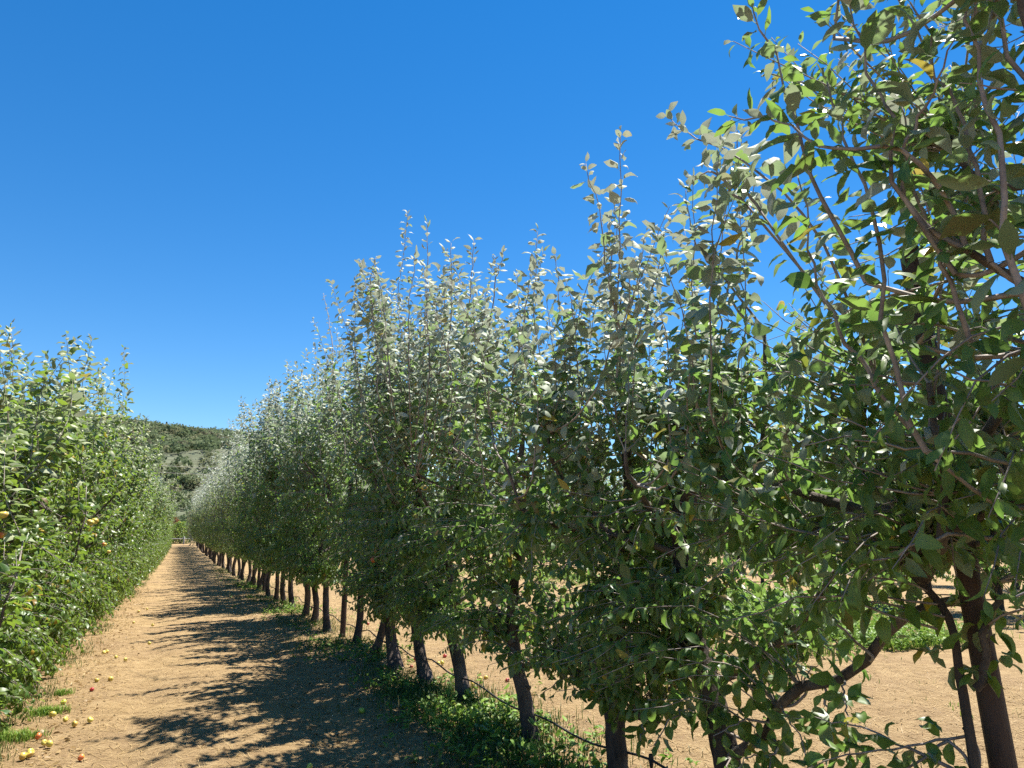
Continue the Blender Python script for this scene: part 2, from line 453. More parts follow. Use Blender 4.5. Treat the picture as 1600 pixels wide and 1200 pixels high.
        tg.shoot([b, mid, end], r=0.0045, upright=hi > 0.5 and rng.random() < 0.6, step=step, k=6, t0=0.18,
                 droop=0.85 if hi < 0.5 else 0.45)
    for i in range(spurs):
        tg.spur(SK[rng.integers(len(SK))] + rng.normal(0, 0.05, 3), int(rng.integers(4, 8)))
    # upright year-old shoots above the crown
    for i in range(shoots):
        z0 = H * rng.uniform(0.50, 0.66)
        w = np.interp(z0, zz, ww) * 0.95
        x0 = np.interp(z0, C[:, 2], C[:, 0]) * .7 + sx + rng.uniform(-w, w); y0 = np.interp(z0, C[:, 2], C[:, 1]) * .7 + sy + rng.uniform(-yhalf, yhalf) * 0.9
        if skip_twig and skip_twig(np.array([x0, y0, z0 + .3]) + base): continue
        ln = H * rng.uniform(*shoot_len) * (1.0 if rng.random() < 0.75 else 1.14)
        ti = rng.normal(0, 0.20, 2); bt = rng.normal(0, 0.07, 2) * ln
        p0 = np.array([x0, y0, z0]); tg.join(SK, p0); p1 = p0 + [ti[0] * ln * .4 + bt[0], ti[1] * ln * .4 + bt[1], ln * .5]; p2 = p0 + [ti[0] * ln, ti[1] * ln, ln]
        tg.shoot([p0, p1, p2], r=0.0055, upright=True, step=step * (.72 if nst > 3 else 1.0), size=1.12, k=9, t0=0.04)
        if rng.random() < 0.5 and nst == 6:
            q = p1 + rng.normal(0, .01, 3); dd = np.array([rng.normal(0, .12), rng.normal(0, .12), .25 + .15 * rng.random()])
            tg.shoot([q, q + dd * .5 + rng.normal(0, .01, 3), q + dd], r=0.004, upright=True, step=step * 1.05, k=6, t0=0.05)
    for e in extra:
        pts = np.asarray(e[0], float) - base
        tg.join(SK, pts[0], pts[1] - pts[0])
        kw = e[1] if len(e) > 1 else {}
        tg.shoot(pts, **{**dict(r=0.0075, upright=True, step=step * .75, size=1.12, k=14, t0=0.06), **kw})
    tg.finish(M[leafmat], root, M['twig'])
    if gl: # far trees: limbs ride in the trunk's mesh
        gl.build('limb', [M['limb']], root)
    return root

NUM = ['first', 'second', 'third', 'fourth', 'fifth', 'sixth', 'seventh', 'eighth', 'ninth', 'tenth', 'eleventh', 'twelfth',
       'thirteenth', 'fourteenth', 'fifteenth', 'sixteenth', 'seventeenth', 'eighteenth', 'nineteenth', 'twentieth']
GR = 'apple trees in the row with bare trunks'
GL = 'apple trees in the row that hangs to the ground'
GB = 'apple trees in the row behind the sunlit weeds'

def xr(y): return 2.56 - 0.0036 * y
def xl(y): return -1.77 + 0.0135 * y

def ex(*pts, **kw): return ([*pts], kw)

heroes = []
# tree whose stem stands out of the frame; its shoots fill the upper corner
def skip_near(p):   # keep the view between the low limbs open, and nothing within reach of the lens
    return p[2] < 1.32 or math.hypot(p[0], p[1]) < 1.35 or (p[2] > 1.9 and p[2] < 3.1 and p[0] < 2.25 and mnoise.noise((p[0] * 9, p[1] * 9, p[2] * 9)) < .36)
heroes.append(make_tree('apple_tree', 11, (2.55, 0.55, 0), H=5.3, twigs=1050, shoots=16, clump=-.2, yhalf=1.05, leaf_len=.076, wid=(.18, .27), skip_twig=skip_near, shift=(-0.22, 0.1), dust_off=-0.05, spurs=30,
    limbs=[([(2.5, .6, 1.3), (2.3, 1.0, 1.52), (2.2, 1.3, 1.58), (2.2, 1.55, 1.5)], .02, .011),
           ([(2.5, .6, 1.5), (2.0, .8, 1.85), (1.6, .95, 2.15)], .02, .009),
           ([(2.5, .6, 1.6), (2.1, .7, 2.1), (1.6, .72, 2.45), (1.5, .73, 2.7)], .02, .008)],
    extra=[ex((1.62, 1.12, 1.7), (1.57, 1.15, 1.95), (1.55, 1.13, 2.28), (1.55, 1.19, 2.53), (1.55, 1.23, 2.75), r=.0085),
           ex((1.6, .98, 2.1), (1.5, 1.03, 2.3), (1.5, 1.02, 2.48), (1.5, 1.05, 2.63), (1.5, 1.1, 2.92)),
           ex((1.6, .78, 1.75), (1.5, .8, 2.03), (1.5, .8, 2.3), (1.5, .82, 2.53), (1.5, .83, 2.75), r=.0095),
           ex((1.52, 1.03, 2.3), (1.5, 1.0, 2.41), (1.5, .92, 2.5), (1.5, .85, 2.6)),
           ex((1.55, .96, 2.3), (1.45, .98, 2.39), (1.45, 1.17, 2.5), (1.45, 1.32, 2.65), (1.45, 1.51, 2.78), step=.022),
           ex((1.58, 1.2, 2.15), (1.5, 1.25, 2.41), (1.5, 1.31, 2.68), (1.5, 1.37, 2.91), (1.5, 1.44, 3.2)),
           ex((1.65, 1.0, 1.95), (1.6, 1.01, 2.16), (1.6, 1.05, 2.37), (1.6, 1.06, 2.6)),
           ex((1.7, .8, 2.2), (1.6, .78, 2.5), (1.55, .8, 2.8), (1.5, .78, 2.95)),
           ex((1.7, 1.3, 1.9), (1.65, 1.4, 2.2), (1.65, 1.45, 2.6)),
           ex((1.75, 1.2, 2.0), (1.7, 1.0, 2.3), (1.75, .95, 2.65)),
           ex((1.6, .9, 2.1), (1.65, .95, 2.5), (1.6, 1.0, 2.85)), ex((1.6, .7, 1.9), (1.62, .72, 2.2), (1.6, .7, 2.5)),
           ex((1.9, .75, 1.6), (1.7, .85, 1.75), (1.5, .95, 1.85), upright=False), ex((2.0, 1.0, 1.65), (1.8, 1.15, 1.7), (1.6, 1.3, 1.75), upright=False),
           ex((2.0, .8, 1.5), (1.75, .9, 1.45), (1.6, .95, 1.38), upright=False), ex((2.1, 1.2, 1.5), (1.9, 1.3, 1.5), (1.75, 1.45, 1.42), upright=False),
           ex((2.0, .9, 1.9), (1.8, 1.05, 2.0), (1.65, 1.2, 2.05), upright=False), ex((1.9, .7, 2.0), (1.7, .8, 2.1), (1.55, .9, 2.2), upright=False)]))
tag(heroes[-1], 'closest apple tree, its dark leafy shoots spreading across the upper corner of sky', 'apple tree', GR)

def skip_low(zmin):
    return lambda p: p[2] < zmin or math.hypot(p[0], p[1]) < 1.6
heroes.append(make_tree('apple_tree', 12, (2.34, 1.60, 0), H=3.3, twigs=460, clump=-.2, shoots=8, trunk_r=0.0175, skip_twig=skip_low(1.3), shift=(0.05, 0.15), dust_off=-0.3, spurs=12,
    trunk=[(2.34, 1.60, 0), (2.29, 1.55, .5), (2.27, 1.54, .82), (2.285, 1.56, 1.07), (2.3, 1.59, 1.26), (2.3, 1.73, 1.41), (2.3, 1.82, 1.55)],
    limbs=[([(2.3, 1.54, 1.05), (2.33, 1.50, 1.2), (2.4, 1.48, 1.36)], .013, .009)],
    extra=[ex((2.28, 1.72, 2.0), (2.1, 1.72, 2.5), (2.0, 1.85, 2.82), (2.0, 2.1, 3.1), (2.0, 2.33, 3.3), (2.0, 2.5, 3.52), step=.024),
           ex((2.05, 2.1, 2.9), (2.0, 2.2, 3.05), (2.0, 2.35, 3.1)), ex((2.05, 2.0, 2.8), (2.1, 2.15, 3.05), (2.15, 2.2, 3.3)),
           ex((2.3, 1.56, .9), (2.2, 1.66, .86), (2.1, 1.85, .80), (2.05, 2.0, .72), upright=False, step=.022, r=.005),
           ex((2.25, 1.6, .88), (2.15, 1.72, .76), (2.1, 1.8, .62), upright=False, step=.022, r=.005),
           ex((2.3, 1.52, .8), (2.15, 1.55, .75), (2.05, 1.62, .68), upright=False, step=.024, r=.005),
           ex((2.2, 1.7, .84), (2.15, 1.9, .88), (2.1, 2.1, .86), upright=False, step=.024, r=.004)]))
tag(heroes[-1], 'apple tree with a thin leaning stem just beside the round brown post', 'apple tree', GR)

heroes.append(make_tree('apple_tree', 13, (2.56, 2.97, 0), H=3.3, twigs=540, clump=-.08, zbeta=(1.0, 1.3), shoots=12, leaf_len=.086, dust_off=-.15, trunk_r=0.066, skip_twig=lambda p: p[2] < 0.78 + 0.5 * max(0, 2.75 - p[1]),
    trunk=[(2.56, 2.97, 0), (2.55, 2.98, .4), (2.55, 3.08, .74), (2.55, 3.22, 1.1), (2.55, 3.26, 1.64)],
    limbs=[([(2.55, 2.98, .42), (2.5, 2.80, .51), (2.47, 2.63, .62), (2.46, 2.45, .82), (2.5, 2.19, .93), (2.52, 2.0, 1.10), (2.5, 1.8, 1.24), (2.5, 1.62, 1.3)], .028, .016),
           ([(2.55, 3.08, .74), (2.7, 2.95, .86), (2.8, 2.84, 1.0), (2.8, 2.64, 1.14), (2.8, 2.47, 1.31), (2.8, 2.22, 1.45)], .021, .012)],
    extra=[ex((2.4, 2.67, 2.2), (2.4, 2.67, 2.5), (2.4, 2.63, 2.9), (2.4, 2.42, 3.47), step=.024),
           ex((2.4, 2.63, 2.8), (2.3, 2.7, 3.0), (2.3, 2.75, 3.3)), ex((2.4, 2.6, 2.7), (2.45, 2.5, 3.0), (2.4, 2.35, 3.2)),
           ex((2.5, 3.05, .6), (2.35, 3.0, .68), (2.2, 2.95, .66), (2.1, 2.95, .56), upright=False, step=.022),
           ex((2.5, 2.6, .68), (2.35, 2.6, .72), (2.2, 2.65, .66), upright=False, step=.022),
           ex((2.5, 3.1, .8), (2.4, 3.3, .8), (2.35, 3.5, .66), upright=False, step=.022),
           ex((2.5, 2.3, .9), (2.45, 2.25, .8), (2.4, 2.2, .66), upright=False, step=.022),
           ex((2.48, 2.7, .58), (2.36, 2.5, .60), (2.25, 2.35, .54), (2.2, 2.25, .44), upright=False, step=.02, r=.005),
           ex((2.46, 2.5, .78), (2.36, 2.35, .76), (2.28, 2.2, .66), (2.25, 2.1, .56), upright=False, step=.02, r=.005),
           ex((2.5, 2.19, .94), (2.38, 2.1, .92), (2.28, 2.0, .84), (2.2, 1.95, .74), upright=False, step=.022, r=.005),
           ex((2.35, 2.45, .62), (2.25, 2.5, .60), (2.15, 2.5, .52), upright=False, step=.02, r=.004),
           ex((2.5, 2.9, .5), (2.4, 2.8, .45), (2.3, 2.65, .34), (2.25, 2.6, .26), upright=False, step=.022, r=.005),
           ex((2.5, 2.05, 1.05), (2.4, 2.2, 1.2), (2.35, 2.3, 1.12), upright=False, step=.022),
           ex((2.5, 2.4, .85), (2.47, 2.4, 1.05), (2.5, 2.45, 1.3), upright=False, r=.004, step=.06)]))
tag(heroes[-1], 'apple tree with a long thick low limb rising slantwise toward the brown post', 'apple tree', GR)

heroes.append(make_tree('apple_tree', 14, (2.56, 3.97, 0), H=3.5, twigs=580, clump=-.1, zbeta=(1.0, 1.1), shoots=14, leaf_len=.087, dust_off=-.08, trunk_r=0.058, skip_twig=lambda p: p[2] < 0.62,
    trunk=[(2.56, 3.97, 0), (2.55, 3.96, .14), (2.55, 3.99, .5), (2.55, 4.0, .68), (2.55, 3.83, 1.27), (2.55, 3.75, 1.73), (2.55, 3.79, 2.48)],
    limbs=[([(2.54, 3.95, .44), (2.5, 4.12, .53), (2.48, 4.27, .6), (2.48, 4.2, .7), (2.5, 3.95, .84), (2.5, 3.8, 1.1)], .032, .018),
           ([(2.54, 3.9, .47), (2.42, 3.67, .51), (2.4, 3.49, .55), (2.4, 3.33, .56)], .026, .02)],
    extra=[ex((2.3, 3.48, 2.2), (2.3, 3.46, 2.5), (2.3, 3.39, 3.17), (2.3, 3.33, 3.97), step=.027, r=.009),
           ex((2.3, 3.45, 2.9), (2.3, 3.52, 3.13), (2.3, 3.61, 3.56), (2.3, 3.75, 3.97), step=.03),
           ex((2.3, 3.42, 2.8), (2.35, 3.42, 3.1), (2.3, 3.43, 3.55), step=.024), ex((2.3, 3.4, 2.7), (2.2, 3.36, 3.0), (2.25, 3.3, 3.35), step=.026),
           ex((2.3, 3.4, 2.6), (2.3, 3.25, 2.9), (2.3, 3.1, 3.2)), ex((2.3, 3.3, 2.5), (2.3, 3.05, 2.9), (2.3, 2.95, 3.15)),
           ex((2.4, 3.4, .55), (2.3, 3.3, .58), (2.2, 3.2, .5), upright=False, step=.022),
           ex((2.48, 4.2, .62), (2.4, 4.3, .62), (2.3, 4.45, .5), upright=False, step=.026),
           ex((2.45, 3.6, .53), (2.35, 3.65, .7), (2.25, 3.7, .66), upright=False, step=.022),
           ex((2.45, 3.8, .7), (2.3, 3.75, .78), (2.2, 3.7, .66), upright=False, step=.022)]))
tag(heroes[-1], 'apple tree with a curled low limb and the tallest lone shoot on the skyline', 'apple tree', GR)

heroes.append(make_tree('apple_tree', 15, (2.55, 5.07, 0), H=3.95, leaf_len=.087, twigs=500, shoots=18, zbeta=(1.0, 1.4), trunk_r=0.055, zlow=0.6, yhalf=1.0, clump=.0, shift=(-0.08, 0),
    trunk=[(2.55, 5.07, 0), (2.55, 5.23, .3), (2.55, 5.4, .56), (2.55, 5.46, .94), (2.55, 5.3, 1.6)],
    limbs=[([(2.5, 5.36, .54), (2.45, 5.11, .57), (2.45, 4.72, .63), (2.45, 4.4, .76)], .027, .016),
           ([(2.52, 5.4, .68), (2.5, 5.61, .88), (2.5, 5.88, 1.07)], .03, .018)],
    extra=[ex((2.3, 4.0, 2.3), (2.3, 4.02, 2.6), (2.3, 4.14, 3.07), (2.3, 4.19, 3.47)), ex((2.2, 4.39, 2.4), (2.2, 4.58, 3.09), (2.2, 4.62, 3.47)),
           ex((2.0, 4.74, 2.6), (2.0, 4.62, 3.22), (2.0, 4.45, 3.54)), ex((2.1, 4.5, 2.6), (2.1, 4.3, 3.0), (2.1, 4.2, 3.3))]))
tag(heroes[-1], 'apple tree whose bare trunk rises from dark grass where the black hose begins to sag', 'apple tree', GR)

heroes.append(make_tree('apple_tree', 16, (2.58, 6.50, 0), H=4.3, leaf_len=.087, twigs=500, shoots=19, zbeta=(1.0, 1.4), trunk_r=0.06, zlow=0.6, yhalf=1.0, clump=.0, shift=(-0.1, -0.1),
    trunk=[(2.58, 6.50, 0), (2.6, 6.76, .3), (2.6, 7.01, .63), (2.6, 7.1, 1.11)],
    extra=[ex((2.1, 5.54, 2.8), (2.1, 5.33, 3.57), (2.1, 5.27, 3.97)), ex((1.9, 5.77, 2.9), (1.9, 5.89, 3.72), (1.9, 5.94, 4.39), step=.034),
           ex((2.0, 5.58, 2.9), (2.0, 5.53, 3.5), (2.0, 5.56, 4.05)), ex((1.9, 6.39, 3.0), (1.9, 6.46, 3.7), (1.9, 6.29, 4.2)),
           ex((2.0, 5.8, 2.8), (2.0, 5.7, 3.4), (2.0, 5.75, 3.85)), ex((2.0, 6.0, 2.9), (1.95, 6.1, 3.5), (1.95, 6.1, 4.0))]))
tag(heroes[-1], 'apple tree with a leaning trunk between two pale plastic scraps', 'apple tree', GR)

heroes.append(make_tree('apple_tree', 17, (2.55, 7.47, 0), H=4.6, leaf_len=.087, twigs=500, shoots=19, zbeta=(1.0, 1.4), trunk_r=0.058, zlow=0.55, yhalf=1.0, clump=.0, shift=(-0.12, -0.1),
    trunk=[(2.55, 7.47, 0), (2.55, 7.87, .34), (2.55, 8.1, .79), (2.55, 8.1, 1.2)],
    extra=[ex((1.8, 7.2, 3.0), (1.8, 7.23, 3.36), (1.8, 7.62, 4.05), (1.8, 8.3, 4.86)), ex((1.8, 6.71, 3.0), (1.8, 7.05, 3.87), (1.8, 7.56, 4.56)),
           ex((1.8, 7.0, 3.3), (1.85, 7.4, 4.0), (1.85, 7.8, 4.5)), ex((1.8, 7.5, 3.9), (1.75, 7.5, 4.3), (1.8, 7.5, 4.6)),
           ex((1.9, 7.3, 3.4), (1.9, 7.6, 3.9), (1.9, 8.0, 4.4)), ex((1.8, 7.5, 3.8), (1.7, 7.8, 4.1), (1.7, 8.1, 4.5))]))
tag(heroes[-1], 'apple tree leaning with red windfall apples at its foot', 'apple tree', GR)

heroes.append(make_tree('apple_tree', 18, (2.55, 8.68, 0), H=4.6, leaf_len=.087, twigs=500, shoots=19, zbeta=(1.0, 1.4), trunk_r=0.068, zlow=0.6, yhalf=1.0, clump=.0, shift=(-0.1, -0.1),
    trunk=[(2.55, 8.68, 0), (2.55, 9.05, .42), (2.55, 8.95, .8), (2.55, 9.05, 1.3)],
    limbs=[([(2.55, 9.0, .38), (2.55, 9.3, .6), (2.55, 9.75, .9), (2.55, 10.0, 1.4)], .05, .025)],
    extra=[ex((1.8, 9.54, 3.4), (1.8, 9.9, 4.2), (1.8, 10.32, 4.7), (1.8, 10.85, 5.25), step=.07, size=.55, dust_add=.3, r=.009)]))
tag(heroes[-1], 'apple tree with a stout trunk forked in a V near the grass', 'apple tree', GR)

# ------------------------------------------------------------------ repeated trees: variants, then copies
mid_var = [make_tree('apple_tree', 100 + i, (0, 0, 0), H=4.6, nst=4, sides=3, twigs=480, shoots=22, zlow=0.68, yhalf=1.0, zbeta=(1.0, 1.45), clump=-.04, step=0.034, leaf_len=0.096, spurs=25,
                     limb_parts=False, trunk_sides=11, trunk_r=.052, shift=(-0.08, 0), shoot_len=(.22, .34)) for i in range(5)]
far_var = [make_tree('apple_tree', 200 + i, (0, 0, 0), H=5.0, nst=3, sides=3, twigs=370, shoots=24, zbeta=(1.0, 1.5), zlow=0.8, step=0.05, leaf_len=0.115, spurs=0, leafmat='leaf_far',
                     limb_parts=False, trunk_sides=6, trunk_r=.054, yhalf=.9, shift=(-0.05, 0), dust_off=0.02) for i in range(4)]
left_hero = [make_tree('apple_tree', 300 + i, (0, 0, 0), H=3.75, nst=6, sides=4, env=ENV_HEDGE, twigs=560, shoots=8, zlow=0.0, zbeta=(.85, 1.1), step=0.029, leaf_len=0.102,
                       leafmat='leaf_hedge', limb_parts=False, dust_off=-0.55, yhalf=0.8, lean=(0.0, 0.03), shoot_len=(.24, .38),
                       extra=[[], [ex((.30, .1, 2.3), (.36, 0, 2.8), (.40, -.1, 3.15), step=.034, size=1.1), ex((.1, .5, 2.4), (.2, .5, 3.0), (.25, .45, 3.3), step=.034, size=1.1)],
                              [ex((.35, -.2, 2.4), (.42, -.2, 3.1), (.40, -.3, 3.8), step=.034, size=1.1), ex((.3, .4, 2.4), (.3, .45, 2.9), (.33, .4, 3.3), step=.034, size=1.1)]][i]) for i in range(3)]
left_mid = [make_tree('apple_tree', 400 + i, (0, 0, 0), H=4.0, nst=4, sides=3, env=ENV_HEDGE, twigs=540, shoots=8, zlow=0.0, zbeta=(.85, 1.1), step=0.034, leaf_len=0.105,
                      leafmat='leaf_hedge', limb_parts=False, trunk_sides=9, dust_off=-0.55, lean=(0.0, 0.03), spurs=20, shoot_len=(.26, .4)) for i in range(4)]
rnd = random.Random(5)
used = set()
def place(v, x, y, h, href, label, group, flip=True, extra_sc=1.0):
    if v.name in used: o = copy_tree(v)
    else: o = v; used.add(v.name)
    s = h / href
    o.location = (x, y, float(gz(y)) - 0.01)
    o.rotation_euler = (0, 0, (math.pi if (flip and rnd.random() < 0.5) else 0) + rnd.uniform(-0.3, 0.3))
    o.scale = (extra_sc * rnd.uniform(0.93, 1.07), rnd.uniform(0.95, 1.08), s)
    tag(o, label, 'apple tree', group)
    return o

ys = [9.75, 10.85, 12.42, 13.9, 14.95, 16.7]
while ys[-1] < 77: ys.append(ys[-1] + rnd.uniform(1.12, 1.34))
for i, y in enumerate(ys):
    h = float(np.interp(y, [9, 11, 14, 25, 45, 97], [4.75, 4.9, 5.1, 5.4, 5.5, 5.1])) * rnd.uniform(0.92, 1.07)
    if i < 11: lab = NUM[i] + ' apple tree beyond the V forked trunk, counted along its row'
    elif y < 45: lab = 'apple tree in the middle stretch of the bare trunked row, its upper leaves whitish'
    else: lab = 'small looking apple tree in the far stretch of the bare trunked row beside the path'
    if y < 26: place(mid_var[i % 5], xr(y) + rnd.uniform(-.06, .06), y, h, 4.6, lab, GR)
    else: place(far_var[i % 4], xr(y) + rnd.uniform(-.08, .08), y, h, 5.0, lab, GR)
yl = [6.2]
while yl[-1] < 76: yl.append(yl[-1] + rnd.uniform(1.08, 1.3))
LFIRST = ['at the frame edge, with orange tinged fruit', 'behind the edge tree, tall pale shoots above it', 'bearing the bright pair of yellow apples']
for i, y in enumerate(yl):
    h = float(np.interp(y, [6, 7.4, 9, 12, 16, 25, 45, 97], [2.55, 3.05, 3.6, 4.15, 4.4, 4.3, 4.1, 4.0])) * rnd.uniform(0.93, 1.06)
    if i < 9: lab = NUM[i] + ' apple tree of the row hanging to the ground, counted from its near end'
    elif y < 40: lab = 'yellowish green apple tree in the middle stretch of the row hanging to the ground'
    else: lab = 'small looking apple tree in the far stretch of the row hanging to the ground'
    if y < 11: place(left_hero[(i + 1) % 3], xl(y), y, h, 3.75, lab, GL, flip=False)
    else: place(left_mid[i % 4], xl(y), y, h, 4.0, lab, GL)
yb = [3.0]
while yb[-1] < 46: yb.append(yb[-1] + rnd.uniform(1.15, 1.4))
for i, y in enumerate(yb):
    place(mid_var[(i * 3 + 1) % 5] if y < 30 else far_var[i % 4], 15.2 + rnd.uniform(-.1, .1), y, rnd.uniform(3.9, 4.6), 4.6,
          'apple tree in the row behind the sunlit weeds, seen only in scraps through nearer branches', GB)
yc = [2.0]
while yc[-1] < 44: yc.append(yc[-1] + rnd.uniform(1.5, 1.8))
for i, y in enumerate(yc):
    place(far_var[i % 4], 23 + rnd.uniform(-.1, .1), y, rnd.uniform(3.9, 4.6), 5.0,
          'apple tree in the farthest row across the alley, glimpsed behind all the others', 'apple trees in the farthest row')
for v in mid_var + far_var + left_hero + left_mid:
    if v.name not in used:
        for ch in list(v.children): bpy.data.objects.remove(ch)
        bpy.data.objects.remove(v)

# ------------------------------------------------------------------ ground
def grid_sheet(name, xs, ys_, zf, mat, kind='structure'):
    X, Y = np.meshgrid(xs, ys_); Z = zf(X, Y)
    g = Geo(); n, k = X.shape
    idx = np.arange(n * k).reshape(n, k)
    q = np.stack([idx[:-1, :-1], idx[:-1, 1:], idx[1:, 1:], idx[1:, :-1]], -1).reshape(-1, 4)
    g.add(np.stack([X, Y, Z], -1).reshape(-1, 3), q)
    return tag(g.build(name, [mat]), kind=kind)

def ground_mat():
    m, N, K = new_mat('dry_soil')
    tc = N.new('ShaderNodeTexCoord'); v = tc.outputs['Object']
    big = noise(N, K, 0.55, 5, 0.6, v); mid = noise(N, K, 5.0, 6, 0.7, v); fine = noise(N, K, 55.0, 6, 0.75, v)
    mp = N.new('ShaderNodeMapping'); mp.inputs['Scale'].default_value = (14, 60, 1); mp.inputs['Rotation'].default_value = (0, 0, 0.5); K.new(v, mp.inputs['Vector'])
    fib = noise(N, K, 1.6, 5, 0.7, mp.outputs[0], 1.5)
    c = ramp(N, K, mid.outputs[0], [(0.3, (0.19, 0.122, 0.058)), (0.52, (0.33, 0.225, 0.112)), (0.75, (0.44, 0.32, 0.168))])
    c = mixc(N, K, math_n(N, K, 'MULTIPLY', ramp(N, K, fib.outputs[0], [(0.5, (0, 0, 0)), (0.68, (1, 1, 1))]), 0.6), c, (0.46, 0.35, 0.19))
    c = mixc(N, K, math_n(N, K, 'MULTIPLY', ramp(N, K, big.outputs[0], [(0.4, (0, 0, 0)), (0.7, (1, 1, 1))]), 0.45), c, (0.215, 0.140, 0.085))
    c = mixc(N, K, ramp(N, K, fine.outputs[0], [(0.25, (1, 1, 1)), (0.42, (0, 0, 0))]), c, (0.13, 0.085, 0.05))
    p = N.new('ShaderNodeBsdfPrincipled'); K.new(c, p.inputs['Base Color']); p.inputs['Roughness'].default_value = 0.95; p.inputs['Specular IOR Level'].default_value = 0.15
    hh = math_n(N, K, 'ADD', math_n(N, K, 'MULTIPLY', mid.outputs[0], 0.6), math_n(N, K, 'MULTIPLY', fine.outputs[0], 0.4))
    bp = N.new('ShaderNodeBump'); bp.inputs['Strength'].default_value = 1.0; bp.inputs['Distance'].default_value = 0.07
    K.new(hh, bp.inputs['Height']); K.new(bp.outputs[0], p.inputs['Normal'])
    o = N.new('ShaderNodeOutputMaterial'); K.new(p.outputs[0], o.inputs['Surface'])
    return m
M['soil'] = ground_mat()
def bumps(X, Y):
    Z = gz(Y)
    nearm = np.exp(-((X - 2) ** 2 + (Y - 8) ** 2) / 700)
    f = np.vectorize(lambda a, b: mnoise.noise((a * 0.9, b * 0.9, 3.1)) * 0.022 + mnoise.noise((a * 3.1, b * 3.1, 7.7)) * 0.013 + mnoise.noise((a * 7, b * 7, 1.7)) * 0.006)
    rut = -.035 * (np.exp(-((X + .15) / .16) ** 2) + np.exp(-((X - 1.35) / .17) ** 2)) + .012 * np.exp(-((X - .6) / .3) ** 2)
    return Z + (f(X, Y) + rut * np.exp(-Y / 60)) * nearm - 0.012
def spread(a, b, c, d, n0, n1, n2):
    return np.concatenate([-np.geomspace(-a + b + 1, 1, n0) + b + 1, np.linspace(b, c, n1)[1:], np.geomspace(1, d - c + 1, n2)[1:] + c - 1])
gx = spread(-1200, -6, 18, 1200, 24, 300, 28); gy = spread(-600, -3, 40, 1300, 18, 430, 36)
grid_sheet('ground', gx, gy, bumps, M['soil'])

# ------------------------------------------------------------------ hills
def smooth(a, b, x):
    t = np.clip((x - a) / (b - a), 0, 1); return t * t * (3 - 2 * t)
def hill_z(X, Y):
    az = np.degrees(np.arctan2(X, Y)); r = np.hypot(X, Y)
    top = np.interp(az, [-40, -25, -11, -5, 0, 2, 4, 6.5, 10, 16, 30], [78, 96, 108, 104, 101, 100, 99, 93, 74, 45, 28])
    f = 0.40 * smooth(210, 430, r) ** 1.1 + 0.60 * smooth(400, 780, r)
    und = 5.0 * np.sin(X * 0.021 + 1.3) * np.sin(Y * 0.017) + 3.2 * np.sin(X * 0.051 + Y * 0.031) + 2.5 * np.sin(Y * 0.047 - X * 0.023 + 2)
    return 0.3 + top * f + und * smooth(240, 400, r) * np.where(r > 700, 0.6, 1) - 1.2 * (r < 235)
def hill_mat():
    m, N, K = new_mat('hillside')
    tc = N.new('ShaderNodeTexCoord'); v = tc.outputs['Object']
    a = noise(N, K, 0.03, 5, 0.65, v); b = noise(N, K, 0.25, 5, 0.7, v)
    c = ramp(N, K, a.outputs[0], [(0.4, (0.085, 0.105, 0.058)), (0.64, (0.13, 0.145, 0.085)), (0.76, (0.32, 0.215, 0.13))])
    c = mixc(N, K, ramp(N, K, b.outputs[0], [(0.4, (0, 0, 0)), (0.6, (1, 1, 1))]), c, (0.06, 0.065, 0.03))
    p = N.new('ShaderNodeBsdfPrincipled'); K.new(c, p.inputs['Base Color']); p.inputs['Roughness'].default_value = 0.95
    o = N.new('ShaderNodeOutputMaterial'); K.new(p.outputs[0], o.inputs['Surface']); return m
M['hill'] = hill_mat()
# polar sheet from the valley floor to behind the ridge
def polar_hill():
    az = np.radians(np.linspace(-48, 48, 150)); r = np.concatenate([np.linspace(205, 800, 90), [840, 900, 1000, 1150]])
    A, R = np.meshgrid(az, r); X = R * np.sin(A); Y = R * np.cos(A); Z = hill_z(X, Y)
    Z = np.where(R > 800, Z - (R - 800) * 0.35, Z)
    g = Geo(); n, k = X.shape; idx = np.arange(n * k).reshape(n, k)
    q = np.stack([idx[:-1, :-1], idx[:-1, 1:], idx[1:, 1:], idx[1:, :-1]], -1).reshape(-1, 4)
    g.add(np.stack([X, Y, Z], -1).reshape(-1, 3), q)
    return tag(g.build('hill', [M['hill']]), kind='structure')
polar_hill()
def bare(X, Y):
    """bare earth patches and a cleared terrace on the lower hill"""
    P = [(18.5, 560, 9, 16), (8, 470, 8, 10), (28, 470, 4, 8), (14, 430, 7, 5), (-12, 500, 6, 7)]
    return np.any([((X - a) / c) ** 2 + ((Y - b) / d) ** 2 < 1 for a, b, c, d in P], axis=0)
M['bare_earth'] = simple_mat('bare_earth', (0.40, 0.235, 0.13), (0.56, 0.36, 0.22), 0.4, 0.95)

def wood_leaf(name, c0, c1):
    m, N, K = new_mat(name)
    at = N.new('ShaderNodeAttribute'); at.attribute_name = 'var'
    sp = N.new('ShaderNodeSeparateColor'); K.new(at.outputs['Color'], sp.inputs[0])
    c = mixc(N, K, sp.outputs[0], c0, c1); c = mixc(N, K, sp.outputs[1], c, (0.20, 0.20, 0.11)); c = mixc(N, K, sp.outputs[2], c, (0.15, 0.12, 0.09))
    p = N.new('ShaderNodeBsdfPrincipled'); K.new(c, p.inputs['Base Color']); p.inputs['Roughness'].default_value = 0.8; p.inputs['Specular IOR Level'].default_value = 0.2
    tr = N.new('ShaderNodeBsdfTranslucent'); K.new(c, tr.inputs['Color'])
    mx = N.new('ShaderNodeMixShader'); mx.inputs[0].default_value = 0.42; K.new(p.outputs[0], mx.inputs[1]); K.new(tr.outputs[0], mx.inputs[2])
    o = N.new('ShaderNodeOutputMaterial'); K.new(mx.outputs[0], o.inputs['Surface']); return m
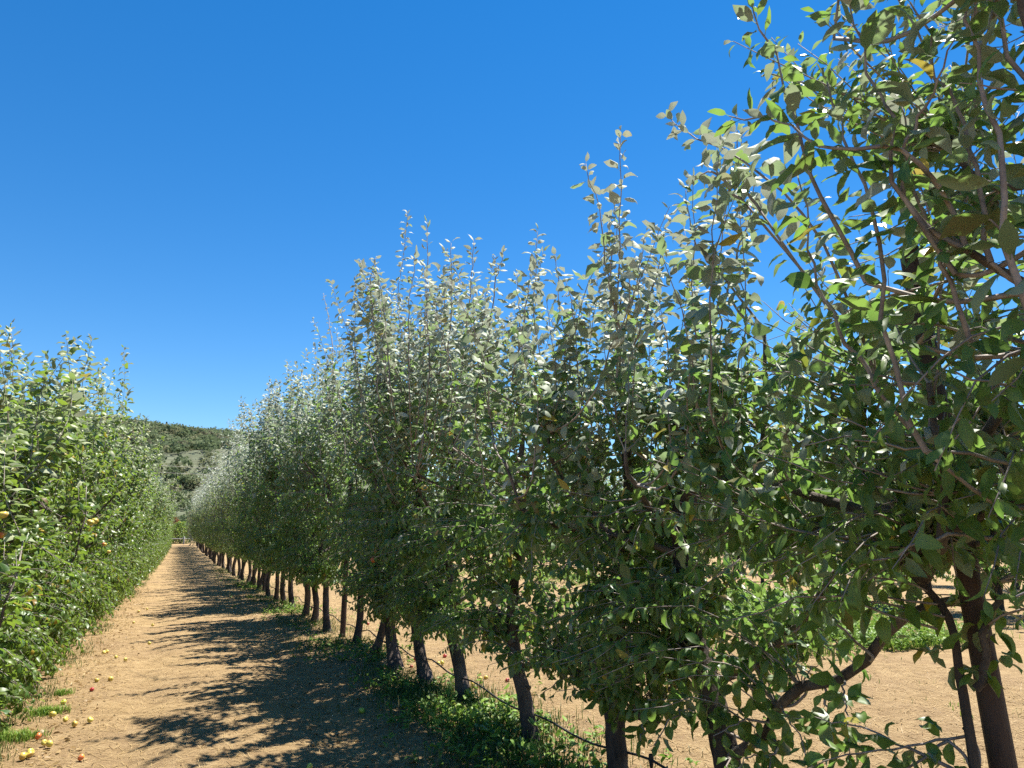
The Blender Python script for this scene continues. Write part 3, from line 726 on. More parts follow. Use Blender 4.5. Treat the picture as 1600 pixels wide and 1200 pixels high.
M['wood_leaf'] = wood_leaf('woodland_leaf', (0.085, 0.122, 0.062), (0.165, 0.205, 0.095))  # sage greens paled and greyed, distance haze put into the leaf colour

def crown_quads(g, rng, C, R, per, size, mat=0, tone=None):
    """leaf clumps spread over the upper shells of ellipsoid crowns: C centres, R radii (n,3)"""
    n = len(C)
    d = nrm(rng.normal(0, 1, (n, per, 3))); d[..., 2] = np.abs(d[..., 2]) * 1.0 - 0.25 * (rng.random((n, per)) < 0.4)
    lob = 1 + 0.22 * np.sin(d[..., 0] * 5 + rng.random((n, 1)) * 6) * np.sin(d[..., 1] * 5 + rng.random((n, 1)) * 6)
    p = C[:, None] + d * R[:, None] * (lob * rng.uniform(0.72, 1.05, (n, per)))[..., None]
    nn = nrm(d + rng.normal(0, 0.45, (n, per, 3)))
    u = nrm(np.cross(nn, rng.normal(0, 1, (n, per, 3)))); w = np.cross(nn, u)
    s = (size * rng.uniform(0.6, 1.3, (n, per)) * R.mean(1)[:, None])[..., None]
    V = np.stack([p - u * s, p - w * s * .8, p + u * s, p + w * s * .8], 2).reshape(-1, 3)
    q = np.arange(4)[None] + (np.arange(n * per) * 4)[:, None]
    a = np.zeros((n, per, 4)); a[..., 0] = rng.random((n, 1)) * .6 + rng.random((n, per)) * .4
    if tone is not None: a[..., 1:3] = tone[:, None]
    g.add(V, q, mat, np.repeat(a.reshape(-1, 4), 4, axis=0))

rng = np.random.default_rng(77)
n = 5200
az = np.radians(rng.uniform(-17, 9, n)); r = np.sqrt(rng.uniform(235 ** 2, 810 ** 2, n))
X = r * np.sin(az); Y = r * np.cos(az); keep = ~bare(X, Y)
thin = np.sin(X * .045 + 1) * np.sin(Y * .035 + .5) > rng.uniform(-.6, 1.6, n)      # open gaps in the wood
keep &= ~(thin & (r < 600)); X, Y, r = X[keep], Y[keep], r[keep]
Z = hill_z(X, Y)
rad = rng.uniform(2.6, 5.2, len(X)) * np.interp(r, [235, 500], [0.72, 1.0])
C = np.stack([X, Y, Z + rad * .55], 1); R = np.stack([rad, rad, rad * rng.uniform(.75, 1.1, len(X))], 1)
tone = np.stack([(rng.random(len(X)) < .35) * rng.random(len(X)), (rng.random(len(X)) < .07) * .8], 1)
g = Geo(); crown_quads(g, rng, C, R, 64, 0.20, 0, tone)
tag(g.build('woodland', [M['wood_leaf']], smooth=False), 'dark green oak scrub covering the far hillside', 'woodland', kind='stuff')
# conifers on the ridge
def conifer(x, y, h):
    o = empty('pine_tree', (x, y, float(hill_z(np.array(x), np.array(y))) - .3))
    g = Geo(); tube(g, [(0, 0, 0), (0, 0, h * .9)], [h * .03, .05], 6); g.build('trunk', [M['bark']], o)
    g = Geo(); rr = np.random.default_rng(int(x * 7 + y)); n = 700
    t = rr.random(n) ** 1.3; a = rr.random(n) * 6.28; rad = (1 - t) * h * .24 * rr.uniform(.5, 1.1, n)
    p = np.stack([np.cos(a) * rad, np.sin(a) * rad, h * (.18 + .82 * t)], 1); u = nrm(np.stack([np.cos(a), np.sin(a), -.4 + 0 * a], 1)); w = nrm(np.cross(u, rr.normal(0, 1, (n, 3))))
    s = h * .06
    V = np.stack([p - u * s, p - w * s * .5, p + u * s, p + w * s * .5], 1).reshape(-1, 3)
    va = np.zeros((n * 4, 4)); va[:, 0] = .1
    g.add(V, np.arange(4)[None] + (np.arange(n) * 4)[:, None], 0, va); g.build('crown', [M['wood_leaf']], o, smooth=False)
    return o
for x, y, h, lab in [(-16, 792, 13, 'tallest dark pine standing on the hill ridge'), (-22, 790, 9, 'small dark pine on the ridge beside a taller one'), (-48, 790, 8, 'low dark pine on the higher shoulder of the ridge')]:
    tag(conifer(x, y, h), lab, 'pine tree', 'pines on the ridge')

# nearer oaks at the hill's foot, each a thing
def make_oak(seed):
    rr = np.random.default_rng(seed); o = empty('oak_tree')
    g = Geo(); tube(g, [(0, 0, -.3), (.1, .1, 1.2), (.3, 0, 2.6)], [.35, .26, .15], 7)
    for k in range(5):
        a = rr.random() * 6.28; tube(g, [(.1, .1, 1.2), (math.cos(a) * 1.2, math.sin(a) * 1.2, 2.6), (math.cos(a) * 2.2, math.sin(a) * 2.2, 3.8)], [.16, .1, .04], 5)
    g.build('trunk', [M['bark']], o)
    g = Geo(); n = 11
    c = np.stack([rr.uniform(-2.4, 2.4, n), rr.uniform(-2.4, 2.4, n), rr.uniform(2.0, 4.3, n)], 1); c[:, 2] -= (c[:, 0] ** 2 + c[:, 1] ** 2) * .12
    R = np.repeat(rr.uniform(1.1, 1.9, (n, 1)), 3, 1) * [1, 1, .8]
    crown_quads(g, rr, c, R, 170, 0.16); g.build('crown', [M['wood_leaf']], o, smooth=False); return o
oaks = [make_oak(900 + i) for i in range(3)]
rr = np.random.default_rng(31)
OK = [(-5, 262), (3, 250), (9, 258), (14, 246), (20, 266), (-1, 300), (8, 305), (17, 300), (25, 292), (30, 262), (-12, 280), (2, 350), (13, 345), (23, 352)]
OL = ['rounded green oak at the foot of the hill, above the path end', 'broad dark oak low on the hillside behind the path end']
for i, (x, y) in enumerate(OK):
    o = oaks[i] if i < 3 else copy_tree(oaks[i % 3])
    o.location = (x, y, float(hill_z(np.array(float(x)), np.array(float(y)))) - .2); o.rotation_euler = (0, 0, rr.random() * 6.28)
    s = rr.uniform(.85, 1.35); o.scale = (s * 1.15, s * 1.15, s)
    tag(o, 'round crowned dark oak among the others low on the hillside above the path end', 'oak tree', 'oaks at the foot of the hill')

# bare earth sheets lying on the slope
for i, (cx, cy, ax, ay, lab) in enumerate([(18.5, 560, 9, 16, 0), (14, 430, 7, 5, 0), (28, 470, 4, 8, 0), (-12, 500, 6, 7, 0)]):
    g = Geo(); th = np.linspace(0, 2 * math.pi, 30, endpoint=False); rg = np.random.default_rng(i)
    rings = [(0, 0, 0)]; V = []
    for f in np.linspace(0, 1, 7):
        w = f * (1 + .18 * np.sin(th * 3 + i) + .1 * np.sin(th * 7)) if f else np.full(30, .01)
        x = cx + ax * w * np.cos(th); y = cy + ay * w * np.sin(th); V.append(np.stack([x, y, hill_z(x, y) + .5], 1))
    V = np.array(V); idx = np.arange(7 * 30).reshape(7, 30)
    q = np.stack([idx[:-1], np.roll(idx[:-1], -1, 1), np.roll(idx[1:], -1, 1), idx[1:]], -1).reshape(-1, 4)
    g.add(V.reshape(-1, 3), q); tag(g.build('bare_ground', [M['bare_earth']]), kind='structure')

# ------------------------------------------------------------------ white house on the hill
M['white_paint'] = simple_mat('white_paint', (0.70, 0.69, 0.66), (0.80, 0.79, 0.77), 2, 0.7)
M['dark_roof'] = simple_mat('roof_shingle', (0.14, 0.12, 0.11), (0.22, 0.19, 0.17), 4, 0.9)
M['dark_glass'] = simple_mat('window_glass', (0.03, 0.035, 0.04), (0.05, 0.055, 0.06), 2, 0.15)
def box(g, x0, x1, y0, y1, z0, z1, mat=0):
    v = [(x, y, z) for z in (z0, z1) for y in (y0, y1) for x in (x0, x1)]
    g.add(v, [(0, 2, 3, 1), (4, 5, 7, 6), (0, 1, 5, 4), (2, 6, 7, 3), (0, 4, 6, 2), (1, 3, 7, 5)], mat)
hx, hy = -9.0, 345.0
h = empty('house', (hx, hy, float(hill_z(np.array(hx), np.array(hy))) + 0.0), math.radians(12))
tag(h, 'small white house on the wooded hillside above the low hedge like row', 'house')
g = Geo(); box(g, -2.2, 2.2, -3, 3, -1.5, 4.4); g.build('wall', [M['white_paint']], h, smooth=False)
g = Geo(); g.add([(-2.6, -3.3, 4.42), (2.6, -3.3, 4.42), (0, -3.3, 5.9), (-2.6, 3.3, 4.42), (2.6, 3.3, 4.42), (0, 3.3, 5.9)], [(0, 1, 2, 2), (3, 5, 4, 4), (0, 2, 5, 3), (1, 4, 5, 2), (0, 3, 4, 1)])
g.build('roof', [M['dark_roof']], h, smooth=False)
for x in (-1.1, 1.0):
    g = Geo(); box(g, x - .45, x + .45, -3.05, -2.98, 1.4, 2.8); g.build('window', [M['dark_glass']], h, smooth=False)

# ------------------------------------------------------------------ power line above the path end
M['wire'] = simple_mat('power_wire', (0.50, 0.50, 0.50), (0.58, 0.58, 0.57), 3, 0.5)
M['pole'] = simple_mat('pole_wood', (0.16, 0.10, 0.07), (0.25, 0.17, 0.12), 3, 0.9, stretch=(1, 1, .1))
for (z0, dz, lab) in ((15.2, .0, 'upper pale power wire crossing in front of the hill'), (14.0, 0, 'lower pale power wire crossing in front of the hill')):
    t = np.linspace(0, 1, 24); P = np.stack([-30 + 75 * t, 138 + 6 * t, z0 - 1.6 * 4 * t * (1 - t) + .6 * t], 1)
    g = Geo(); tube(g, P, np.full(24, .02), 5); tag(g.build('power_wire', [M['wire']]), lab, 'wire', 'power wires')
for x, y, lab in ((-30, 138, 'wooden power pole behind the hedge like row, carrying the wires'), (45, 144, 'wooden power pole behind the bare trunked row, carrying the wires')):
    p = empty('power_pole', (x, y, 0.5)); tag(p, lab, 'power pole', 'power poles')
    g = Geo(); tube(g, [(0, 0, -.5), (0, 0, 7), (0, 0, 15.4)], [.17, .14, .11], 8); g.build('pole', [M['pole']], p)
    g = Geo(); box(g, -.09, .09, -1.1, 1.1, 14.6, 14.75); g.build('crossarm', [M['pole']], p, smooth=False)

# ------------------------------------------------------------------ post, trellis wires, hose
M['rust'] = simple_mat('weathered_post', (0.035, 0.022, 0.018), (0.095, 0.055, 0.042), 5, 0.6, 0.5, 30, stretch=(1, 1, .12))
M['steel'] = simple_mat('fence_wire', (0.28, 0.26, 0.24), (0.42, 0.40, 0.38), 30, 0.45, metallic=0.7)
M['rubber'] = simple_mat('black_hose', (0.012, 0.012, 0.013), (0.03, 0.03, 0.03), 20, 0.55)
def post(x, y, hgt, r, lx, ly, lab):
    o = empty('trellis_post', (x, y, float(gz(y)))); tag(o, lab, 'post', 'posts of the trellis')
    g = Geo(); rg = np.random.default_rng(int(y * 10))
    z = np.linspace(-.1, hgt, 14); P = np.stack([lx * z / hgt, ly * z / hgt, z], 1)
    tube(g, P, np.interp(z, [0, hgt], [r, r * .82]), 16, 0, rg, 0.02, cap=False)
    g.build('pole', [M['rust']], o)
    g = Geo(); c = P[-1]; box(g, c[0] - r * 1.05, c[0] + r * 1.05, c[1] - r * .95, c[1] + r * .95, hgt - .004, hgt + .035)
    t = g.build('cap', [M['rust']], o, smooth=False); t.rotation_euler = (.05, .04, 0)
    for zz in (1.45, 2.42):
        g = Geo(); a = np.linspace(0, 2 * math.pi, 13); k = zz / hgt
        tube(g, np.stack([lx * k + r * .98 * np.cos(a), ly * k + r * .98 * np.sin(a), zz + 0 * a], 1), np.full(13, .0022), 4, cap=False)
        g.build('wire_tie', [M['steel']], o)
    return o
post(2.45, 1.525, 2.58, .042, 0.0, 0.14, 'round dark brown post standing close beside the lens, rough flat top')
for y, lab in ((11.6, 'second dark post of the trellis, hidden among leafy trees'), (23.5, 'third dark post of the trellis, farther down the row')):
    post(xr(y), y, 2.6, .045, .02, .03, lab)
for z, lab in ((1.45, 'lower thin steel wire strung along the trunks from the brown post'), (2.42, 'upper thin steel wire fixed near the top of the brown post')):
    yy = np.linspace(-6, 60, 60); P = np.stack([np.interp(yy, [-6, 1.56, 60], [2.6, 2.5 if z < 2 else 2.5, xr(60) + .05]), yy, z + gz(yy) + .012 * np.sin(yy * 1.1)], 1)
    g = Geo(); tube(g, P, np.full(60, .0016), 4); tag(g.build('trellis_wire', [M['steel']]), lab, 'wire', 'trellis wires')
def hose(xf, y0, y1, h, amp, lab, seed, r=.0075):
    rg = np.random.default_rng(seed); yy = np.arange(y0, y1, .3)
    knots = np.arange(y0 - 1, y1 + 2, 1.25); hz = rg.uniform(-amp, amp, len(knots)); hx = rg.uniform(-.05, .05, len(knots))
    z = h + np.interp(yy, knots, hz) - .05 * np.abs(np.sin(yy * 2.5)); x = xf(yy) + np.interp(yy, knots, hx)
    o = empty('irrigation_hose', (float(x[0]), y0, h)); tag(o, lab, 'hose', 'drip hoses along the rows')
    P = np.stack([x, yy, z + gz(yy)], 1); P = catmull(P, len(P) * 2)
    g = Geo(); tube(g, P - np.array(o.location), np.full(len(P), r), 8); g.build('hose', [M['rubber']], o)
    for k in range(6):
        q = P[int((k + .5) * len(P) * .12) % len(P)] - np.array(o.location)
        g = Geo(); tube(g, [q + [0, 0, .03], q, q - [0, 0, .05]], [.013, .016, .008], 8); g.build('dripper', [M['rubber']], o)
hose(lambda y: 2.60 - 0.0036 * y, 1.0, 46, .25, .06, 'black drip hose sagging from trunk to trunk beneath the bare trunked row', 3)
hose(lambda y: 14.8 + 0 * y, 2.0, 40, .35, .05, 'black drip hose running above the sunlit weeds of the next row', 4, r=.013)
hose(lambda y: -1.75 + 0.0135 * y, 5.0, 30, .25, .04, 'dark drip hose half hidden at the foot of the row hanging to the ground', 6)

# ------------------------------------------------------------------ apples
def apple_mat(name, base, blush, amt):
    m, N, K = new_mat(name)
    tc = N.new('ShaderNodeTexCoord'); n = noise(N, K, 18, 4, .6, tc.outputs['Object']); sp = noise(N, K, 300, 2, .5, tc.outputs['Object'])
    gr = N.new('ShaderNodeSeparateXYZ'); K.new(tc.outputs['Object'], gr.inputs[0])
    f = math_n(N, K, 'ADD', math_n(N, K, 'MULTIPLY', gr.outputs[0], 16.0), math_n(N, K, 'SUBTRACT', n.outputs[0], 1.0 - amt))
    c = mixc(N, K, ramp(N, K, f, [(0.0, (0, 0, 0)), (0.45, (1, 1, 1))]), base, blush)
    c = mixc(N, K, ramp(N, K, sp.outputs[0], [(.66, (0, 0, 0)), (.72, (1, 1, 1))]), c, (.45, .33, .13))
    p = N.new('ShaderNodeBsdfPrincipled'); K.new(c, p.inputs['Base Color']); p.inputs['Roughness'].default_value = .35
    p.inputs['Subsurface Weight'].default_value = 0.0
    o = N.new('ShaderNodeOutputMaterial'); K.new(p.outputs[0], o.inputs['Surface']); return m
M['apple_yellow'] = apple_mat('yellow_apple', (0.56, 0.47, 0.10), (0.58, 0.36, 0.08), .45)
M['apple_green'] = apple_mat('green_apple', (0.38, 0.46, 0.06), (0.55, 0.50, 0.08), .4)
M['apple_orange'] = apple_mat('orange_apple', (0.68, 0.42, 0.07), (0.62, 0.16, 0.05), .75)
M['apple_red'] = apple_mat('red_apple', (0.45, 0.10, 0.05), (0.36, 0.025, 0.03), .9)
def apple_mesh(r, seed):
    rg = np.random.default_rng(seed); k = 12; n = 16
    a = np.linspace(0, math.pi, k); R = np.sin(a) * (1 + .10 * np.cos(a)) * r; Z = np.cos(a) * r * .90
    dimp = np.exp(-(np.sin(a) / .38) ** 2); Z -= np.sign(np.cos(a)) * dimp * r * np.where(np.cos(a) > 0, .30, .2)
    th = np.arange(n) * 2 * math.pi / n; w = 1 + .03 * np.cos(5 * th)[None] * (np.cos(a)[:, None] < 0) + rg.normal(0, .012, (1, n))
    V = np.stack([R[:, None] * w * np.cos(th), R[:, None] * w * np.sin(th), Z[:, None] + 0 * w], -1)
    idx = np.arange(k * n).reshape(k, n)
    q = np.stack([idx[:-1], idx[1:], np.roll(idx[1:], -1, 1), np.roll(idx[:-1], -1, 1)], -1).reshape(-1, 4)
    return V.reshape(-1, 3), q
apple_proto = {}
for c in ('yellow', 'green', 'orange', 'red'):
    v, q = apple_mesh(.036, len(c)); g = Geo(); g.add(v, q); o = g.build('apple', [M['apple_' + c]])
    g = Geo(); tube(g, [(0, 0, .022), (.002, .001, .034), (.006, .002, .044)], [.0018, .0016, .002], 5); g.build('stem', [M['limb']], o)
    apple_proto[c] = o
apple_used = set()
ra = random.Random(9)
def apple(c, x, y, lab, z=None, s=1.0, group='windfall apples on the soil', hang=False):
    o = apple_proto[c]
    if c in apple_used: o = copy_tree(o)
    apple_used.add(c)
    o.location = (x, y, (float(gz(y)) + .017 * s) if z is None else z); o.scale = (s, s, s)
    o.rotation_euler = (ra.uniform(-.3, .3), ra.uniform(-.3, .3), ra.random() * 6) if hang else (ra.uniform(.6, 1.6), ra.uniform(-.4, .4), ra.random() * 6)
    tag(o, lab, 'apple', group); return o
APPLES = [
    ('orange', -0.80, 6.88, 'orange red apple at the path edge, beside a touching pair of yellow ones'),
    ('yellow', -0.73, 6.66, 'bigger one of the touching pair of yellow apples on the path edge'),
    ('yellow', -0.69, 6.60, 'smaller one of the touching pair of yellow apples on the path edge'),
    ('yellow', -0.78, 6.41, 'yellow apple resting against the lower grass tuft, the larger there'),
    ('yellow', -0.78, 6.36, 'yellow apple half under the lower grass tuft'),
    ('yellow', -0.81, 6.32, 'pale yellow apple just outside the lower grass tuft by the hedge like row'),
    ('orange', -0.44, 6.12, 'orange yellow apple lying alone out on the open path nearest the lens'),
    ('yellow', -0.49, 7.29, 'bright yellow apple on the path just beyond the upper grass tuft'),
    ('yellow', -0.59, 7.19, 'pale yellow apple at the foot of the upper grass tuft'),
    ('yellow', -0.80, 7.63, 'yellow apple on the shaded side of the upper grass tuft'),
    ('yellow', -0.68, 7.40, 'yellow apple nested inside the upper grass tuft'),
    ('green', -0.78, 8.14, 'yellow green apple under the lowest leaves of the hedge like row'),
    ('yellow', -0.60, 9.20, 'bright yellow apple on the path next to a small red apple'),
    ('red', -0.60, 8.69, 'small dark red apple on the path below a bright yellow one'),
    ('yellow', -0.69, 11.32, 'pale yellow apple, foremost of the row of apples along the path edge'),
    ('yellow', -0.66, 11.37, 'yellow apple touching the foremost pale one along the path edge'),
    ('yellow', -0.52, 10.84, 'yellow apple with clear gaps around it, middle of the row along the path edge'),
    ('yellow', -0.40, 10.56, 'yellow apple farthest out onto the path of the row along the edge'),
    ('yellow', -0.47, 9.21, 'small pale yellow apple on bare soil beyond the bright yellow and red pair'),
    ('yellow', -0.50, 14.97, 'small yellow apple in the sun where the tree shadows end'),
    ('yellow', -0.50, 17.12, 'tiny looking yellow apple close to the hedge like row farther on'),
    ('yellow', -0.18, 14.40, 'small yellow apple alone in mid path before the shadows'),
    ('yellow', -0.17, 11.99, 'faint small yellow apple in mid path, nearer than the lone one'),
    ('yellow', -0.36, 17.65, 'tiny looking yellow apple at the path edge, the farthest to be made out'),
    ('green', 0.96, 5.24, 'green apple lying in the shadow streaks of the path'),
    ('green', 2.31, 4.93, 'green apple in dark grass at the foot of a trunk'),
    ('green', 1.64, 6.64, 'small green apple in the shade at the grass edge'),
    ('yellow', 3.05, 8.64, 'yellow apple, one of a close pair behind the leaning trunk'),
    ('yellow', 3.11, 8.67, 'paler yellow apple of the close pair behind the leaning trunk'),
    ('red', 3.30, 9.11, 'red apple on sunlit soil above a pair of yellow apples'),
    ('red', 2.90, 9.08, 'dark red apple against the leaning trunk, upper of two'),
    ('red', 2.69, 8.57, 'bright red apple in the grass by the trunk, lower of two'),
    ('yellow', 3.14, 7.53, 'yellow apple on sunlit soil between two trunks, duller of two'),
    ('yellow', 3.22, 7.57, 'bright yellow apple on sunlit soil between two trunks'),
    ('red', 3.37, 7.34, 'red apple on sunlit soil next to a trunk and its low limb'),
    ('orange', 2.95, 7.28, 'orange red apple right beside a trunk and the black hose'),
    ('red', 3.26, 13.00, 'red apple on sunlit soil seen between far trunks'),
]
for c, x, y, lab in APPLES:
    apple(c, x, y, lab, s=ra.uniform(.60, .78))
HANG = [('yellow', -.93, 10.2, 1.68, 'bright yellow apple hanging in the hedge like row, lower one of a large pair'), ('yellow', -.90, 10.36, 1.70, 'bright yellow apple hanging in the hedge like row, upper one of a large pair'),
        ('yellow', -1.12, 6.25, 1.66, 'large yellow apple with a red cheek hanging at the frame edge'), ('orange', -1.13, 6.4, 1.52, 'small orange apple hanging below the big yellow one at the frame edge'),
        ('orange', -.93, 12.6, 1.40, 'pinkish apple hanging inside sunlit leaves farther along the hedge like row'), ('yellow', -.9, 13.2, 1.28, 'pale yellow apple low in the leaves farther along the hedge like row'),
        ('yellow', 2.05, 6.3, 1.95, 'yellow apple hanging among the whitish leaves of the bare trunked row'), ('orange', 2.2, 8.60, 1.24, 'large blushed apple hanging in the bare trunked row, lower of two'),
        ('orange', 2.2, 8.62, 1.335, 'small blushed apple hanging directly above a larger one')]
for c, x, y, z, lab in HANG:
    apple(c, x, y, lab, z=z, s=1.2 if 'large pair' in lab or 'large blushed' in lab else .85, group='apples still on the trees', hang=True)

# ------------------------------------------------------------------ grass, weeds, straw
def grass_mat(name, a, b, c):
    m, N, K = new_mat(name)
    at = N.new('ShaderNodeAttribute'); at.attribute_name = 'var'; sp = N.new('ShaderNodeSeparateColor'); K.new(at.outputs['Color'], sp.inputs[0])
    col = mixc(N, K, sp.outputs[0], a, b); col = mixc(N, K, sp.outputs[2], col, c)
    p = N.new('ShaderNodeBsdfPrincipled'); K.new(col, p.inputs['Base Color']); p.inputs['Roughness'].default_value = .5; p.inputs['Specular IOR Level'].default_value = .3
    tr = N.new('ShaderNodeBsdfTranslucent'); K.new(col, tr.inputs['Color']); mx = N.new('ShaderNodeMixShader'); mx.inputs[0].default_value = .35
    K.new(p.outputs[0], mx.inputs[1]); K.new(tr.outputs[0], mx.inputs[2]); o = N.new('ShaderNodeOutputMaterial'); K.new(mx.outputs[0], o.inputs['Surface']); return m
M['grass'] = grass_mat('green_grass', (.030, .075, .014), (.085, .15, .026), (.36, .29, .13))
M['weed'] = grass_mat('weed_leaf', (.10, .20, .028), (.22, .34, .05), (.34, .30, .08))
M['straw'] = grass_mat('dry_straw', (.38, .265, .12), (.52, .385, .19), (.24, .15, .07))
def blades(g, rg, P, hgt, wid, bend=.5, mat=0, dry=.06):
    n = len(P); a = rg.random(n) * 6.28; d = np.stack([np.cos(a), np.sin(a), 0 * a], 1); sd = np.stack([-np.sin(a), np.cos(a), 0 * a], 1)
    h = hgt * rg.uniform(.5, 1.25, n); b = rg.uniform(.1, 1, n) * bend * h; w = (wid * rg.uniform(.6, 1.3, n))[:, None]
    up = np.array([0, 0, 1.0]); m = P + d * (b * .3)[:, None] + up * (h * .62)[:, None]; e = P + d * b[:, None] + up * (h * (1 - .25 * rg.random(n)))[:, None]
    V = np.stack([P - sd * w, P + sd * w, m + sd * w * .8, m - sd * w * .8, e], 1)
    base = (np.arange(n) * 5)[:, None]
    q = np.concatenate([base + [[0, 1, 2, 3]], base + [[3, 2, 4, 4]]])
    v = np.zeros((n, 4)); v[:, 0] = rg.random(n); v[:, 2] = (rg.random(n) < dry) * rg.random(n)
    g.add(V.reshape(-1, 3), q, mat, np.repeat(v, 5, axis=0))
def rosettes(g, rg, P, size, leaves=9, tall=.15, mat=0):
    """broad leaved weeds: stems with leaves"""
    n = len(P); k = leaves
    a = rg.random((n, k)) * 6.28; z = rg.random((n, k)) * tall * rg.uniform(.5, 1.3, (n, 1))
    el = rg.uniform(.0, .9, (n, k)); D = np.stack([np.cos(a) * np.cos(el), np.sin(a) * np.cos(el), np.sin(el)], -1).reshape(-1, 3)
    PP = (P[:, None] + np.stack([0 * z, 0 * z, z], -1)).reshape(-1, 3)
    L = (size * rg.uniform(.5, 1.2, (n, k))).ravel(); v = np.zeros((n * k, 4)); v[:, 0] = rg.random(n * k); v[:, 2] = (rg.random(n * k) < .05) * .6
    add_leaves(g, rg, PP, D, np.array([0, 0, 1.0]) + rg.normal(0, .2, (n * k, 3)), L, L * rg.uniform(.2, .34, n * k), v, 4, fold=.25, arch=.8, mat=mat)
def gnd(x, y):
    return np.stack([x, y, bumps(np.asarray(x), np.asarray(y)) + .002], 1)
def patchy(rg, n, xf, y0, y1, sx, pw, seed, ybias=1.0):
    y = y0 + (y1 - y0) * rg.random(n) ** ybias; x = xf(y) + rg.normal(0, sx, n)
    f = np.array([mnoise.noise((a * 1.1, b * .8, seed)) for a, b in zip(x, y)])
    k = f > pw + rg.normal(0, .12, n); return x[k], y[k]
rg = np.random.default_rng(41)
g = Geo()
x, y = patchy(rg, 26000, lambda y: xr(y) - .12, 3.6, 45, .38, .04, 1.7, 1.7); blades(g, rg, gnd(x, y), .075, .0032, .8, dry=.14)
x, y = patchy(rg, 3800, lambda y: xr(y) - .02, 4.2, 7.4, .28, -.3, 4.7); blades(g, rg, gnd(x, y), .13, .004, .8, dry=.1)
x, y = patchy(rg, 14000, lambda y: xr(y) - .5, 3.0, 26, .5, .40, 9.7, 1.6); blades(g, rg, gnd(x, y), .06, .003, .9, dry=.3)
tag(g.build('grass', [M['grass']], smooth=False), 'patchy dark green grass growing along the foot of the bare trunks', 'grass', kind='stuff')
g = Geo()
x, y = patchy(rg, 1500, lambda y: xr(y) - .15, 3.6, 30, .32, .12, 6.3, 1.8); rosettes(g, rg, gnd(x, y), .06, 8, .12)
x, y = patchy(rg, 90, lambda y: xr(y) - .1, 4.2, 6.6, .28, -.25, 2.3); rosettes(g, rg, gnd(x, y), .08, 9, .14)
tag(g.build('weeds', [M['weed']]), 'low broad leaved weeds in the shade between the bare trunks', 'weeds', kind='stuff')
g = Geo()
x, y = patchy(rg, 2600, lambda y: 8.9 + .24 * (y - 5), 7.0, 16, .95, -.14, 5.1); rosettes(g, rg, gnd(x, y), .075, 11, .22)
x, y = patchy(rg, 26000, lambda y: 8.9 + .24 * (y - 5), 7.0, 17, 1.05, -.12, 5.1); blades(g, rg, gnd(x, y), .17, .006, .8, dry=.12)
x, y = patchy(rg, 1600, lambda y: 12.5 + 0 * y, 10, 30, 1.0, 0, 7.1); rosettes(g, rg, gnd(x, y), .10, 12, .36)
x, y = patchy(rg, 9000, lambda y: 8.0 + 0 * y, 3.5, 24, 1.2, .34, 8.1); blades(g, rg, gnd(x, y), .05, .004, .7, dry=.3)
tag(g.build('tall_weeds', [M['weed']]), 'bright sunlit green weeds along the next row', 'weeds', kind='stuff')
g = Geo()
x, y = patchy(rg, 9000, lambda y: xl(y) + .60, 5, 60, .11, .16, 3.3, 1.5); blades(g, rg, gnd(x, y), .055, .003, .7, dry=.15)
tag(g.build('edge_grass', [M['grass']], smooth=False), 'thin yellowish grass along the foot of the hedge like row', 'grass', kind='stuff')
for cx, cy, r_, n_, lab in ((-.86, 7.78, .10, 520, 'upper small green grass tuft with yellow apples in it, beside the path'), (-.93, 6.98, .10, 380, 'lower small green grass tuft with yellow apples, nearest the lens'), (-1.1, 7.05, .12, 300, 'grass tuft in the corner under the hedge like row'), (-.84, 8.62, .05, 140, 'tiny yellowish plant beside the red apple')):
    g = Geo(); a = rg.random(n_) * 6.28; q = np.minimum(np.abs(rg.normal(0, r_, n_)), 1.5 * r_ * rg.random(n_) ** .5); x = q * np.cos(a) * 1.4; y = q * np.sin(a)
    P = gnd(cx + x, cy + y) - [cx, cy, 0]; blades(g, rg, P, .065, .0035, 1.0, dry=.18)
    tag(g.build('grass_tuft', [M['weed']], smooth=False, loc=(cx, cy, 0)), lab, 'grass tuft', 'grass tufts on the path edge')
g = Geo(); n = 85000
y = 2.2 + 26 * rg.random(n) ** 1.7; x = rg.uniform(-1.6, 9, n); k = (x < 8.5 - 0 * y); x, y = x[k], y[k]; n = len(x)
P = gnd(x, y); a = rg.random(n) * 6.28; ln = rg.uniform(.012, .07, n) * np.where(rg.random(n) < .12, 1.8, 1); d = np.stack([np.cos(a), np.sin(a), rg.normal(0, .12, n)], 1) * ln[:, None]; sd = np.stack([-np.sin(a), np.cos(a), 0 * a], 1) * (.0014 * rg.uniform(.7, 1.9, n))[:, None]
P[:, 2] += .004; V = np.stack([P - d - sd, P - d + sd, P + d + sd, P + d - sd], 1); v = np.zeros((n, 4)); v[:, 0] = rg.random(n); v[:, 2] = (rg.random(n) < .3) * rg.random(n)
g.add(V.reshape(-1, 3), np.arange(4)[None] + (np.arange(n) * 4)[:, None], 0, np.repeat(v, 4, axis=0))
tag(g.build('straw', [M['straw']], smooth=False), 'short dry straw and clippings scattered over the soil', 'straw', kind='stuff')
g = Geo(); n = 9000                                   # clods and small stones
y = 2.5 + 22 * rg.random(n) ** 1.6; x = rg.uniform(-1.4, 8, n); P = gnd(x, y); r = .0035 + .012 * rg.random(n) ** 4
oc = np.array([(1, 0, 0), (0, 1, 0), (-1, 0, 0), (0, -1, 0), (0, 0, .8), (0, 0, -.6)]); J = oc[None] * rg.uniform(.6, 1.3, (n, 6, 1)) * r[:, None, None]
